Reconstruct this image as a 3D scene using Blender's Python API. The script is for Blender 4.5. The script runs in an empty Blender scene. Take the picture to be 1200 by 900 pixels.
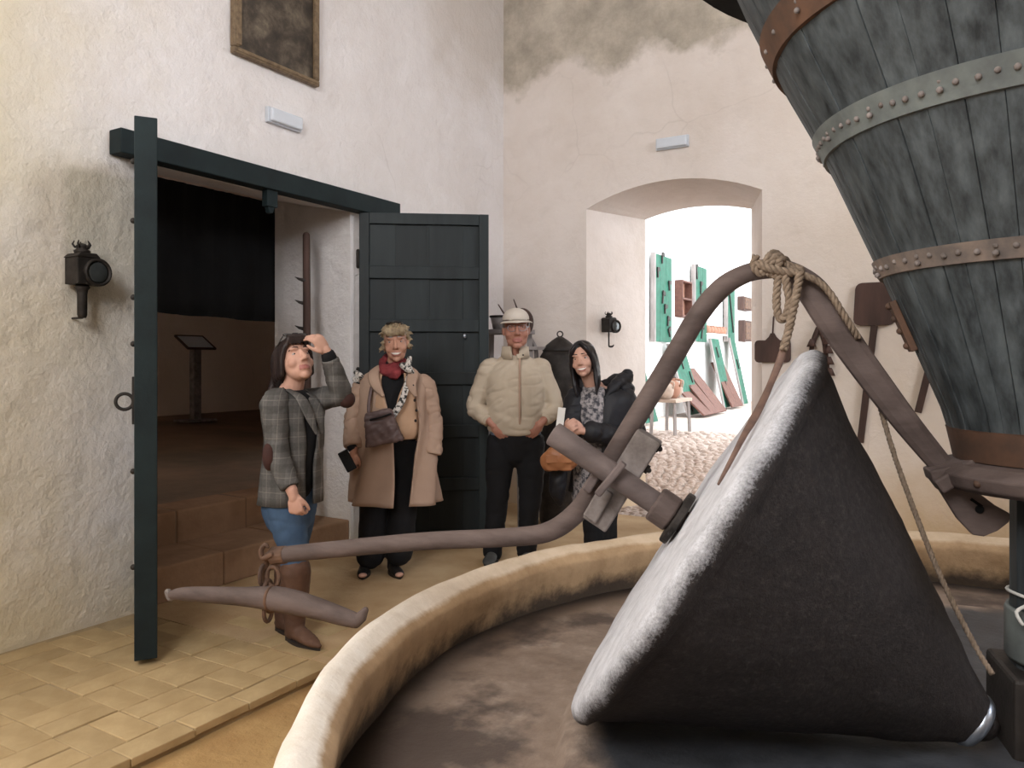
import bpy, bmesh, math, random
from mathutils import Vector, Matrix, noise
from mathutils.geometry import tessellate_polygon
random.seed(7)
S = bpy.context.scene
COL = S.collection
PI = math.pi
V = Vector

# ------------------------------------------------------------------ camera
EYE = 1.42                                     # height of the lens above the floor
F = 900.0                                      # focal length in pixels of the 1200 x 900 frame
cam_data = bpy.data.cameras.new('camera')
cam_data.sensor_fit = 'HORIZONTAL'
cam_data.sensor_width = 36.0
cam_data.lens = 36.0 * F / 1200.0
cam_data.shift_y = -27.0 / 1200.0
cam_data.clip_start = 0.02
cam = bpy.data.objects.new('camera', cam_data)
COL.objects.link(cam)
cam.location = (0, 0, EYE)
cam.rotation_euler = (PI / 2, 0, math.radians(31.0))       # the world axes follow the walls of the room
S.camera = cam
G = Matrix.Rotation(math.radians(31.0), 4, 'Z')            # camera heading -> world
def W(x, y, z=0.0): return G @ V((x, y, z))

# room frame: origin in the corner, x along the arched wall, y out through that wall
C0 = W(-0.086, 7.739)
TH = 0.0
ROOM = Matrix.Translation(C0)
NA = V((1, 0, 0))
NB = V((0, 1, 0))
def R(a, b, z=0.0): return C0 + NA * a + NB * b + V((0, 0, z))

# ------------------------------------------------------------------ world, lights, exposure
wd = bpy.data.worlds.new('sky'); S.world = wd
wd.use_nodes = True
bg = wd.node_tree.nodes['Background']
bg.inputs[0].default_value = (0.90, 0.95, 1.0, 1)
bg.inputs[1].default_value = 6.0
S.view_settings.view_transform = 'Standard'
S.view_settings.look = 'None'
S.view_settings.gamma = 1.0
S.view_settings.use_curve_mapping = False
S.view_settings.exposure = 0.0
def area(name, loc, target, size, power, color):
    d = bpy.data.lights.new(name, 'AREA'); d.shape = 'RECTANGLE'
    d.size, d.size_y = size; d.energy = power; d.color = color
    o = bpy.data.objects.new(name, d); COL.objects.link(o)
    o.location = loc
    o.rotation_euler = (V(target) - V(loc)).to_track_quat('-Z', 'Y').to_euler()
    return o
# daylight entering through the three window openings of the room (all behind or beside the camera)
area('daylight_left_window', R(-0.30, -6.65, 2.5), R(4, -6.0, 1.6), (1.6, 2.2), 80, (1.0, 0.95, 0.90))
area('daylight_rear_window', R(3.4, -8.75, 4.0), R(2.0, -3, 1.4), (1.9, 1.9), 170, (1.0, 0.975, 0.96))
area('daylight_right_window', R(8.45, -3.4, 4.2), R(1.0, -2.0, 2.6), (2.0, 1.6), 150, (0.84, 0.89, 1.0))

# ------------------------------------------------------------------ pixel helpers (1200 x 900 frame)
def at(px, py, Y): return W((px - 600) / F * Y, Y, EYE - (py - 423) / F * Y)
def hit(px, py, p, n):                         # where the sight line of a pixel meets the plane (p, n)
    d = W((px - 600) / F, 1.0, -(py - 423) / F); e = V((0, 0, EYE))
    return e + d * ((V(p) - e).dot(n) / d.dot(n))
def on_wall_a(px, py, a): return hit(px, py, R(a, 0), NA)      # plane x = a of the room frame
def on_wall_b(px, py, b): return hit(px, py, R(0, b), NB)

# ------------------------------------------------------------------ mesh builder
def catmull(P, k):
    if k <= 1 or len(P) < 3: return [list(p) for p in P]
    out = []
    n = len(P)
    for i in range(n - 1):
        p0 = P[max(i - 1, 0)]; p1 = P[i]; p2 = P[i + 1]; p3 = P[min(i + 2, n - 1)]
        for s in range(k):
            t = s / k
            out.append([0.5 * (2 * b + (c - a) * t + (2 * a - 5 * b + 4 * c - d) * t * t + (3 * b - a - 3 * c + d) * t ** 3)
                        for a, b, c, d in zip(p0, p1, p2, p3)])
    out.append(list(P[-1]))
    return out

class MB:
    def __init__(s): s.v = []; s.f = []; s.m = []; s.mi = 0
    def add(s, vs, fs):
        o = len(s.v); s.v += [V(v) for v in vs]
        for f in fs: s.f.append([i + o for i in f]); s.m.append(s.mi)
        return s
    def box(s, c, size, rot=None, taper=1.0):
        hx, hy, hz = (q / 2 for q in size)
        vs = []
        for z in (-1, 1):
            k = taper if z > 0 else 1.0
            for x, y in ((-1, -1), (1, -1), (1, 1), (-1, 1)): vs.append(V((x * hx * k, y * hy * k, z * hz)))
        if rot is not None: vs = [rot @ v for v in vs]
        vs = [v + V(c) for v in vs]
        return s.add(vs, [(3, 2, 1, 0), (4, 5, 6, 7), (0, 1, 5, 4), (1, 2, 6, 5), (2, 3, 7, 6), (3, 0, 4, 7)])
    def bar(s, p, q, w, h, up=(0, 0, 1)):      # box between two points
        p = V(p); q = V(q); d = (q - p); L = d.length; d.normalize()
        u = V(up); x = d.cross(u); x = x.normalized() if x.length > 1e-5 else V((1, 0, 0)); u = x.cross(d)
        rot = Matrix((x, u, d)).transposed()
        return s.box((p + q) / 2, (w, h, L), rot)
    def tube(s, pts, rads, n=12, sub=1, ref=None, round_=True):
        if not hasattr(rads, '__len__'): rads = [rads] * len(pts)
        rr = [(r, r) if not hasattr(r, '__len__') else tuple(r) for r in rads]
        P = catmull([list(p) + list(r) for p, r in zip(pts, rr)], sub)
        pts = [V(p[:3]) for p in P]; rr = [(max(p[3], 1e-4), max(p[4], 1e-4)) for p in P]
        N = len(pts); T = []
        for i in range(N):
            d = pts[min(i + 1, N - 1)] - pts[max(i - 1, 0)]
            T.append(d.normalized() if d.length > 1e-9 else V((0, 0, 1)))
        rings = []
        side = None
        def frame(t, side):
            if ref is not None: x = V(ref) - V(ref).dot(t) * t
            elif side is None:
                x = t.orthogonal()
            else: x = side - side.dot(t) * t
            x.normalize(); return x, t.cross(x)
        seq = []
        for i in range(N):
            x, y = frame(T[i], side); side = x
            seq.append((pts[i], T[i], x, y, rr[i]))
        if round_:
            a = seq[0]; b = seq[-1]; r0 = min(a[4]); r1 = min(b[4]); pre = []; post = []
            for ang in (0.92, 0.62, 0.31):
                k = math.cos(ang * PI / 2); sh = math.sin(ang * PI / 2)
                pre.append((a[0] - a[1] * r0 * sh, a[1], a[2], a[3], (a[4][0] * k, a[4][1] * k)))
                post.insert(0, (b[0] + b[1] * r1 * sh, b[1], b[2], b[3], (b[4][0] * k, b[4][1] * k)))
            seq = pre + seq + post
        vs = []
        for p, t, x, y, r in seq:
            for j in range(n):
                a = 2 * PI * j / n
                vs.append(p + x * (r[0] * math.cos(a)) + y * (r[1] * math.sin(a)))
        fs = []
        for i in range(len(seq) - 1):
            for j in range(n):
                k = (j + 1) % n
                fs.append((i * n + j, i * n + k, (i + 1) * n + k, (i + 1) * n + j))
        fs.append(list(range(n - 1, -1, -1)))
        fs.append([(len(seq) - 1) * n + j for j in range(n)])
        return s.add(vs, fs)
    def ell(s, c, r, rot=None, nu=16, nv=10):
        vs = [V((0, 0, -1))]
        for i in range(1, nv):
            t = -PI / 2 + PI * i / nv
            for j in range(nu):
                a = 2 * PI * j / nu
                vs.append(V((math.cos(t) * math.cos(a), math.cos(t) * math.sin(a), math.sin(t))))
        vs.append(V((0, 0, 1)))
        fs = []
        for j in range(nu): fs.append((0, 1 + (j + 1) % nu, 1 + j))
        for i in range(nv - 2):
            for j in range(nu):
                k = (j + 1) % nu; o = 1 + i * nu; q = o + nu
                fs.append((o + j, o + k, q + k, q + j))
        o = 1 + (nv - 2) * nu; L = len(vs) - 1
        for j in range(nu): fs.append((o + j, o + (j + 1) % nu, L))
        out = []
        for v in vs:
            v = V((v.x * r[0], v.y * r[1], v.z * r[2]))
            if rot is not None: v = rot @ v
            out.append(v + V(c))
        return s.add(out, fs)
    def lathe(s, prof, mat=None, n=32, a0=0.0, a1=2 * PI, closed=False):
        # prof: list of (r, z) about local z
        full = abs(a1 - a0 - 2 * PI) < 1e-6
        m = n if full else n + 1
        vs = []
        for r, z in prof:
            for j in range(m):
                a = a0 + (a1 - a0) * j / n
                vs.append(V((r * math.cos(a), r * math.sin(a), z)))
        fs = []
        K = len(prof)
        for i in range(K if closed else K - 1):
            q = (i + 1) % K
            for j in range(n):
                k = (j + 1) % m
                fs.append((i * m + j, i * m + k, q * m + k, q * m + j))
        if not full and closed:
            fs.append([i * m for i in range(K)][::-1]); fs.append([i * m + m - 1 for i in range(K)])
        if full and not closed:
            if prof[0][0] > 1e-4: fs.append([j for j in range(m)][::-1])
            if prof[-1][0] > 1e-4: fs.append([(K - 1) * m + j for j in range(m)])
        if mat is not None: vs = [mat @ v for v in vs]
        return s.add(vs, fs)
    def prism(s, outline, o, ux, uy, uz, t):   # polygon (u,v) in the plane ux,uy, thickness t along uz
        o, ux, uy, uz = V(o), V(ux), V(uy), V(uz)
        n = len(outline)
        vs = [o + ux * p[0] + uy * p[1] for p in outline] + [o + ux * p[0] + uy * p[1] + uz * t for p in outline]
        tri = tessellate_polygon([[V((p[0], p[1], 0)) for p in outline]])
        fs = [tuple(q) for q in tri] + [tuple(i + n for i in q[::-1]) for q in tri]
        for i in range(n): fs.append((i, (i + 1) % n, n + (i + 1) % n, n + i))
        return s.add(vs, fs)
    def torus(s, c, R_, r, axis, n=24, m=8, ell=1.0, up=None):
        ax = V(axis).normalized(); x = ax.orthogonal().normalized() if up is None else (V(up) - V(up).dot(ax) * ax).normalized()
        y = ax.cross(x)
        vs = []
        for i in range(n):
            a = 2 * PI * i / n; d = x * math.cos(a) * ell + y * math.sin(a); dn = (x * math.cos(a) + y * math.sin(a))
            for j in range(m):
                b = 2 * PI * j / m
                vs.append(V(c) + d * R_ + dn * (r * math.cos(b)) + ax * (r * math.sin(b)))
        fs = []
        for i in range(n):
            for j in range(m):
                fs.append((i * m + j, ((i + 1) % n) * m + j, ((i + 1) % n) * m + (j + 1) % m, i * m + (j + 1) % m))
        return s.add(vs, fs)
    def rope(s, pts, r, turns_per_m=18, sub=8, n=6):
        P = [V(p) for p in catmull([list(p) for p in pts], sub)]
        # resample
        Q = [P[0]]; step = r * 0.9
        for a, b in zip(P[:-1], P[1:]):
            L = (b - a).length; k = max(1, int(L / step))
            for i in range(1, k + 1): Q.append(a.lerp(b, i / k))
        for st in range(3):
            path = []; side = None; L = 0
            for i, q in enumerate(Q):
                t = (Q[min(i + 1, len(Q) - 1)] - Q[max(i - 1, 0)])
                t = t.normalized() if t.length > 1e-9 else V((0, 0, 1))
                x = t.orthogonal() if side is None else side - side.dot(t) * t
                x.normalize(); side = x; y = t.cross(x)
                if i: L += (q - Q[i - 1]).length
                a = 2 * PI * (L * turns_per_m + st / 3)
                path.append(q + (x * math.cos(a) + y * math.sin(a)) * r * 0.5)
            s.tube(path, r * 0.56, n=n, round_=False)
        return s
    def mesh(s, name='m'):
        me = bpy.data.meshes.new(name)
        me.from_pydata([tuple(v) for v in s.v], [], s.f)
        me.update()
        return me
    def build(s, name, mats, parent=None, frame=None, smooth=False, bevel=0, fix=True, base=None):
        if fix:
            bm = bmesh.new(); me0 = s.mesh(); bm.from_mesh(me0)
            bmesh.ops.recalc_face_normals(bm, faces=bm.faces)
            bm.to_mesh(me0); bm.free(); me = me0
        else: me = s.mesh()
        if any(s.m):
            me.polygons.foreach_set('material_index', s.m[:len(me.polygons)])
        return link(name, me, mats, parent, frame, smooth, bevel, base)

def wm(o):
    m = o.matrix_basis.copy()
    return wm(o.parent) @ m if o.parent else m
def link(name, me, mats, parent=None, frame=None, smooth=False, bevel=0, base=None):
    me.name = name
    o = bpy.data.objects.new(name, me)
    COL.objects.link(o)
    if base is not None and frame is None: frame = Matrix.Translation(base)
    if parent is not None:
        o.parent = parent
        me.transform(wm(parent).inverted())
    elif frame is not None:
        o.matrix_basis = frame
        me.transform(frame.inverted())
    for m in (mats if isinstance(mats, (list, tuple)) else [mats]): me.materials.append(m)
    if smooth: me.polygons.foreach_set('use_smooth', [True] * len(me.polygons))
    if bevel:
        b = o.modifiers.new('edge', 'BEVEL'); b.width = bevel; b.segments = 2; b.limit_method = 'ANGLE'; b.angle_limit = 0.7
    me.update()
    return o
def thing(name, label, cat, loc=(0, 0, 0), rotz=0.0, group=None):
    o = bpy.data.objects.new(name, None); COL.objects.link(o)
    o.empty_display_size = 0.1
    o.location = loc; o.rotation_euler = (0, 0, rotz)
    return tag(o, label, cat, group)
def tag(o, label, cat, group=None, kind=None):
    o['label'] = label; o['category'] = cat
    if group: o['group'] = group
    if kind: o['kind'] = kind
    return o
def struct(o, label=None):
    o['kind'] = 'structure'
    if label: o['label'] = label
    return o
def blob(mb, voxel, smooth=4):
    me = mb.mesh('t'); ob = bpy.data.objects.new('t', me); COL.objects.link(ob)
    r = ob.modifiers.new('r', 'REMESH'); r.mode = 'VOXEL'; r.voxel_size = voxel; r.adaptivity = 0
    if smooth:
        q = ob.modifiers.new('s', 'SMOOTH'); q.factor = 0.5; q.iterations = smooth
    dg = bpy.context.evaluated_depsgraph_get()
    out = bpy.data.meshes.new_from_object(ob.evaluated_get(dg))
    bpy.data.objects.remove(ob); bpy.data.meshes.remove(me)
    return out
def wrinkle(me, amp, freq, seed=0.0):
    me.update()
    nn = [v.normal.copy() for v in me.vertices]
    for v, n in zip(me.vertices, nn):
        p = V((v.co.x * freq[0] + seed, v.co.y * freq[1], v.co.z * freq[2]))
        w = noise.noise(V((p.x * .8 + p.z * .5 + 9, p.y * .8, p.z * 1.9 - p.x * .6)))
        v.co += n * (noise.noise(p) * amp * .6 + noise.noise(p * 2.3) * amp * 0.3 - max(0.0, 1 - abs(w) * 4) * amp * .45 + amp * .15)
    me.update()

# ------------------------------------------------------------------ materials
def nt(name):
    m = bpy.data.materials.new(name); m.use_nodes = True
    t = m.node_tree; b = t.nodes['Principled BSDF']
    return m, t, b
def N(t, kind, **kw):
    n = t.nodes.new(kind)
    for k, v in kw.items():
        if k in n.inputs: n.inputs[k].default_value = v
        else: setattr(n, k, v)
    return n
def L(t, a, b): t.links.new(a, b)
def rgba(c): return (c[0], c[1], c[2], 1)
def hexc(h, k=1.0):
    h = h.lstrip('#'); o = []
    for i in (0, 2, 4):
        c = int(h[i:i + 2], 16) / 255
        o.append((c / 12.92 if c <= 0.04045 else ((c + 0.055) / 1.055) ** 2.4) * k)
    return tuple(o)
def coords(t, stretch=(1, 1, 1)):
    tc = N(t, 'ShaderNodeTexCoord'); mp = N(t, 'ShaderNodeMapping'); mp.inputs['Scale'].default_value = stretch
    L(t, tc.outputs['Object'], mp.inputs['Vector']); return mp.outputs['Vector']
def tex_noise(t, vec, scale, detail=6, rough=0.6, dist=0.0):
    n = N(t, 'ShaderNodeTexNoise'); n.inputs['Scale'].default_value = scale; n.inputs['Detail'].default_value = detail
    n.inputs['Roughness'].default_value = rough; n.inputs['Distortion'].default_value = dist
    L(t, vec, n.inputs['Vector']); return n.outputs['Fac']
def ramp(t, fac, stops):
    r = N(t, 'ShaderNodeValToRGB'); e = r.color_ramp.elements
    e[0].position = stops[0][0]; e[0].color = stops[0][1] if len(stops[0][1]) == 4 else rgba(stops[0][1])
    e[1].position = stops[-1][0]; e[1].color = stops[-1][1] if len(stops[-1][1]) == 4 else rgba(stops[-1][1])
    for p, c in stops[1:-1]:
        x = e.new(p); x.color = c if len(c) == 4 else rgba(c)
    L(t, fac, r.inputs['Fac']); return r.outputs['Color']
def mix(t, fac, a, b, mode='MIX'):
    m = N(t, 'ShaderNodeMix'); m.data_type = 'RGBA'; m.blend_type = mode
    for s, x in (('Factor', fac), ('A', a), ('B', b)):
        sock = [i for i in m.inputs if i.name == s and (i.type == 'RGBA' if s != 'Factor' else i.type == 'VALUE')][0]
        if hasattr(x, 'links'): L(t, x, sock)
        elif s == 'Factor': sock.default_value = x
        else: sock.default_value = rgba(x)
    return [o for o in m.outputs if o.type == 'RGBA'][0]
def math_(t, op, a, b=0.0, c=None, clamp=False):
    m = N(t, 'ShaderNodeMath'); m.operation = op; m.use_clamp = clamp
    for i, x in enumerate((a, b) if c is None else (a, b, c)):
        if hasattr(x, 'links'): L(t, x, m.inputs[i])
        else: m.inputs[i].default_value = x
    return m.outputs[0]
def sep(t, vec):
    s = N(t, 'ShaderNodeSeparateXYZ'); L(t, vec, s.inputs[0]); return s.outputs
def bump(t, b, h, strength, dist=0.01, prev=None):
    n = N(t, 'ShaderNodeBump'); n.inputs['Strength'].default_value = strength; n.inputs['Distance'].default_value = dist
    L(t, h, n.inputs['Height'])
    if prev is not None: L(t, prev, n.inputs['Normal'])
    if b is not None: L(t, n.outputs[0], b.inputs['Normal'])
    return n.outputs[0]
def M(name, c1, c2=None, rough=0.8, scale=6, bmp=0.25, bscale=40, stretch=(1, 1, 1), metal=0.0, rnd=0.0, dist=0.01, spec=0.3, lo=0.35, hi=0.65):
    m, t, b = nt(name)
    b.inputs['Roughness'].default_value = rough; b.inputs['Metallic'].default_value = metal
    b.inputs['Specular IOR Level'].default_value = spec
    vec = coords(t, stretch)
    c2 = c2 or tuple(x * 0.8 for x in c1)
    col = ramp(t, tex_noise(t, vec, scale), [(lo, c2), (hi, c1)])
    if rnd:
        oi = N(t, 'ShaderNodeObjectInfo')
        g = math_(t, 'MULTIPLY_ADD', oi.outputs['Random'], 2 * rnd, 1 - rnd)
        hs = N(t, 'ShaderNodeHueSaturation'); L(t, g, hs.inputs['Value']); L(t, col, hs.inputs['Color']); col = hs.outputs[0]
    L(t, col, b.inputs['Base Color'])
    if bmp: bump(t, b, tex_noise(t, vec, bscale, 4), bmp, dist)
    return m

def plaster(name, base, dirt, rules, bstr=0.35):
    """limewashed plaster; rules(t, xyz outputs, noise fns, colour) may add stains and painted light in room coordinates"""
    m, t, b = nt(name); b.inputs['Roughness'].default_value = 0.92; b.inputs['Specular IOR Level'].default_value = 0.15
    vec = coords(t)
    n1 = tex_noise(t, vec, 0.9, 8, 0.65); n2 = tex_noise(t, vec, 3.5, 8, 0.7, 0.6)
    col = ramp(t, n1, [(0.3, dirt), (0.6, base)])
    col = mix(t, ramp(t, n2, [(0.52, (0, 0, 0)), (0.75, (0.35, 0.35, 0.35))]), col, tuple(x * 0.86 for x in dirt))
    col = rules(t, vec, col) if rules else col
    # thin cracks
    vo = N(t, 'ShaderNodeTexVoronoi'); vo.feature = 'DISTANCE_TO_EDGE'; vo.inputs['Scale'].default_value = 0.9
    d = N(t, 'ShaderNodeVectorMath'); d.operation = 'ADD'
    nn = N(t, 'ShaderNodeTexNoise'); nn.inputs['Scale'].default_value = 3.0; L(t, vec, nn.inputs['Vector'])
    sc = N(t, 'ShaderNodeVectorMath'); sc.operation = 'SCALE'; sc.inputs['Scale'].default_value = 0.22; L(t, nn.outputs['Color'], sc.inputs[0])
    L(t, vec, d.inputs[0]); L(t, sc.outputs[0], d.inputs[1]); L(t, d.outputs[0], vo.inputs['Vector'])
    crack = ramp(t, vo.outputs['Distance'], [(0.0, (0.16, 0.16, 0.16)), (0.006, (0, 0, 0))])
    crack = mix(t, 1.0, crack, ramp(t, tex_noise(t, vec, 0.7, 2), [(0.5, (0, 0, 0)), (0.62, (1, 1, 1))]), 'MULTIPLY')
    col = mix(t, crack, col, (0.25, 0.2, 0.16))
    L(t, col, b.inputs['Base Color'])
    p = bump(t, None, tex_noise(t, vec, 5, 5), bstr, 0.05)
    bump(t, b, tex_noise(t, vec, 45, 5, 0.7), bstr * 0.8, 0.008, p)
    return m
def band(t, val, lo, hi):                      # 0 below lo, 1 above hi
    r = N(t, 'ShaderNodeMapRange'); r.inputs['From Min'].default_value = lo; r.inputs['From Max'].default_value = hi
    L(t, val, r.inputs['Value']); return r.outputs[0]
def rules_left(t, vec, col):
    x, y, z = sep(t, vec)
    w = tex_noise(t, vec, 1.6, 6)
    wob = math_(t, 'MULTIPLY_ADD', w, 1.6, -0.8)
    # warm light painted in yellow towards the front end; stain near the floor
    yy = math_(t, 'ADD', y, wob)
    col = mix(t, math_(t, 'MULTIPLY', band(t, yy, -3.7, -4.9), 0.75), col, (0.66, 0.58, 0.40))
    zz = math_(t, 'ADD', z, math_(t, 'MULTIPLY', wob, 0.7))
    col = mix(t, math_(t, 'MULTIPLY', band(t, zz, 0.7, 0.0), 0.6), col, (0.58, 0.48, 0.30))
    # darker patch beside the door, below a straight edge
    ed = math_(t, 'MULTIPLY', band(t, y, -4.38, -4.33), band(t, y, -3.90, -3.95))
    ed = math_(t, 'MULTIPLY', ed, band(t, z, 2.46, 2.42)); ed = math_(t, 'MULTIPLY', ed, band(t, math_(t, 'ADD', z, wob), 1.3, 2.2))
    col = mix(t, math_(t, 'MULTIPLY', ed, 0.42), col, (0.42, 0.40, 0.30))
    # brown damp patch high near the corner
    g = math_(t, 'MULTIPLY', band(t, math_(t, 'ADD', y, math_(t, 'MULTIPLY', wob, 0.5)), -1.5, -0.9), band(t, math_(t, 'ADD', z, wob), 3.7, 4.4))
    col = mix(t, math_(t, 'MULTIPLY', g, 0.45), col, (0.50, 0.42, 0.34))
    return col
def rules_right(t, vec, col):
    x, y, z = sep(t, vec)
    w = tex_noise(t, vec, 1.1, 7, 0.6); w2 = tex_noise(t, vec, 2.6, 8, 0.7)
    zz = math_(t, 'ADD', z, math_(t, 'MULTIPLY_ADD', w, 1.3, -0.65))
    up = band(t, zz, 4.08, 4.22)
    bare = ramp(t, w2, [(0.32, (0.28, 0.25, 0.20)), (0.5, (0.43, 0.38, 0.31)), (0.68, (0.60, 0.54, 0.45))])
    col = mix(t, math_(t, 'MULTIPLY', up, 0.9), col, bare)
    low = math_(t, 'ADD', z, math_(t, 'MULTIPLY_ADD', w2, 0.8, -0.4))
    rt = band(t, x, 2.3, 3.6)
    col = mix(t, math_(t, 'MULTIPLY', rt, 0.35), col, (0.68, 0.57, 0.42))
    col = mix(t, math_(t, 'MULTIPLY', band(t, low, 0.75, 0.15), 0.7), col, (0.52, 0.36, 0.18))
    return col
MAT = {}
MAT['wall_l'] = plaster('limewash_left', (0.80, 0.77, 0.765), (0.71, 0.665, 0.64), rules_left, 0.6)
MAT['wall_r'] = plaster('limewash_right', (0.77, 0.70, 0.655), (0.67, 0.59, 0.53), rules_right, 0.3)
MAT['wall'] = plaster('limewash_plain', (0.76, 0.71, 0.66), (0.66, 0.60, 0.54), None, 0.25)
MAT['white_wall'] = plaster('whitewash', (0.88, 0.87, 0.85), (0.82, 0.80, 0.78), None, 0.2)
MAT['inner_wall'] = plaster('inner_room_wall', (0.80, 0.66, 0.57), (0.72, 0.58, 0.49), None, 0.2)
MAT['earth'] = M('beaten_earth', (0.50, 0.36, 0.21), (0.38, 0.25, 0.13), 0.95, 2.2, 0.5, 30, dist=0.01)
MAT['track'] = M('ochre_dirt', (0.46, 0.30, 0.13), (0.34, 0.20, 0.08), 0.95, 3.0, 0.6, 22, dist=0.015)
MAT['tile'] = M('clay_paver', (0.47, 0.345, 0.185), (0.37, 0.26, 0.13), 0.85, 5, 0.3, 50, rnd=0.09, dist=0.004)
MAT['joint'] = M('joint_dust', (0.38, 0.285, 0.165), (0.31, 0.23, 0.13), 0.95, 8, 0.4, 60)
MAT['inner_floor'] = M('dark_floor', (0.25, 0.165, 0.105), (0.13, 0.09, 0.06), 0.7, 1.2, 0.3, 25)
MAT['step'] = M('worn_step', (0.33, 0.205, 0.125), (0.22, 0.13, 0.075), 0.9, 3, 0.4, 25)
MAT['cobble'] = M('cobble', (0.50, 0.42, 0.37), (0.32, 0.25, 0.21), 0.85, 14, 0.3, 60)
MAT['greenwood'] = M('dark_green_paint', (0.017, 0.024, 0.026), (0.009, 0.013, 0.015), 0.55, 9, 0.35, 30, (1, 1, 0.12), rnd=0.22, dist=0.004)
MAT['lintel'] = M('dark_teal_paint', (0.009, 0.019, 0.021), (0.005, 0.011, 0.013), 0.7, 6, 0.3, 30, dist=0.004)
MAT['iron'] = M('dark_iron', (0.045, 0.038, 0.034), (0.02, 0.017, 0.015), 0.6, 12, 0.4, 60, metal=0.3, dist=0.004)
MAT['rust'] = M('rusty_iron', (0.17, 0.095, 0.06), (0.07, 0.045, 0.035), 0.75, 9, 0.4, 50, metal=0.2, dist=0.004)
MAT['rusthoop'] = M('rust_hoop', (0.145, 0.075, 0.045), (0.075, 0.045, 0.032), 0.75, 6, 0.35, 40, metal=0.1, dist=0.004)
MAT['greyhoop'] = M('painted_hoop', (0.17, 0.19, 0.18), (0.10, 0.11, 0.11), 0.6, 8, 0.3, 40, rnd=0.0, dist=0.003)
MAT['oldhoop'] = M('worn_hoop', (0.22, 0.17, 0.14), (0.12, 0.10, 0.09), 0.7, 12, 0.35, 50, dist=0.003)
MAT['stave'] = M('grey_blue_stave', (0.088, 0.102, 0.108), (0.016, 0.019, 0.021), 0.6, 24, 0.4, 50, (1, 1, 0.05), rnd=0.12, dist=0.004, lo=0.3, hi=0.7)
MAT['beam'] = M('weathered_beam', (0.145, 0.108, 0.097), (0.075, 0.054, 0.048), 0.75, 12, 0.35, 60, (0.25, 1, 1), dist=0.004)
MAT['axle'] = M('worn_axle', (0.165, 0.13, 0.122), (0.095, 0.073, 0.069), 0.75, 10, 0.3, 50, (0.4, 1, 1), dist=0.004)
MAT['board'] = M('grey_board', (0.24, 0.208, 0.195), (0.12, 0.10, 0.09), 0.8, 12, 0.4, 60, dist=0.004)
MAT['hemp'] = M('hemp', (0.27, 0.205, 0.15), (0.17, 0.125, 0.09), 0.95, 60, 0.4, 200, dist=0.002)
MAT['leather'] = M('leather_strap', (0.20, 0.12, 0.09), (0.12, 0.075, 0.06), 0.6, 20, 0.2, 80, dist=0.002)
MAT['steel'] = M('bare_steel', (0.42, 0.46, 0.52), (0.3, 0.33, 0.38), 0.35, 20, 0.1, 60, metal=0.8)
MAT['plastic'] = M('pale_plastic', (0.60, 0.63, 0.68), (0.56, 0.59, 0.64), 0.35, 4, 0.0, 40)
MAT['lens'] = M('frosted_cover', (0.66, 0.70, 0.76), (0.62, 0.66, 0.72), 0.25, 4, 0.0, 40)
MAT['gilt'] = M('dull_gilt_frame', (0.23, 0.165, 0.10), (0.13, 0.09, 0.055), 0.55, 30, 0.3, 60, dist=0.003)
MAT['curtain'] = M('black_cloth', (0.006, 0.006, 0.006), (0.004, 0.004, 0.004), 0.95, 10, 0.2, 60)
MAT['darkwood'] = M('dark_wood', (0.09, 0.05, 0.04), (0.05, 0.03, 0.024), 0.7, 8, 0.3, 40, (1, 1, 0.2), dist=0.004)
MAT['greywood'] = M('grey_wood', (0.30, 0.27, 0.26), (0.2, 0.175, 0.165), 0.8, 8, 0.3, 40, (1, 1, 0.2), dist=0.004)
MAT['brownwood'] = M('brown_wood', (0.13, 0.058, 0.042), (0.085, 0.038, 0.028), 0.7, 10, 0.3, 40, dist=0.004)
MAT['green'] = M('green_board', (0.012, 0.11, 0.068), (0.007, 0.07, 0.042), 0.6, 6, 0.2, 40, dist=0.003)
MAT['clay'] = M('terracotta', (0.36, 0.19, 0.13), (0.27, 0.14, 0.095), 0.85, 8, 0.2, 40, dist=0.003)
MAT['paleclay'] = M('pale_clay', (0.42, 0.33, 0.27), (0.34, 0.26, 0.21), 0.85, 8, 0.2, 40, dist=0.003)
MAT['glass'] = M('dark_lens_glass', (0.05, 0.055, 0.055), (0.03, 0.033, 0.033), 0.12, 4, 0.0, 40, spec=0.6)
# people
MAT['skin_tan'] = M('skin_tanned', (0.50, 0.27, 0.19), (0.44, 0.22, 0.155), 0.5, 14, 0.1, 120, dist=0.002)
MAT['skin_red'] = M('skin_ruddy', (0.45, 0.225, 0.165), (0.38, 0.17, 0.12), 0.5, 14, 0.1, 120, dist=0.002)
MAT['skin_fair'] = M('skin_fair', (0.56, 0.33, 0.25), (0.50, 0.28, 0.21), 0.5, 14, 0.1, 120, dist=0.002)
MAT['lip'] = M('lips', (0.38, 0.15, 0.125), (0.34, 0.13, 0.11), 0.4, 20, 0.0, 40)
MAT['eye'] = M('eye_white', (0.36, 0.33, 0.31), (0.32, 0.29, 0.27), 0.2, 4, 0.0, 40)
MAT['iris'] = M('iris', (0.03, 0.02, 0.015), (0.02, 0.014, 0.01), 0.15, 4, 0.0, 40)
MAT['teeth'] = M('teeth', (0.72, 0.68, 0.62), (0.68, 0.63, 0.57), 0.25, 4, 0.0, 40)
MAT['hair_dark'] = M('dark_hair', (0.035, 0.022, 0.019), (0.012, 0.008, 0.008), 0.45, 30, 0.5, 60, (1, 1, 0.15), dist=0.006)
MAT['hair_black'] = M('black_hair', (0.015, 0.011, 0.012), (0.006, 0.005, 0.006), 0.4, 30, 0.5, 60, (1, 1, 0.15), dist=0.006)
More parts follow.
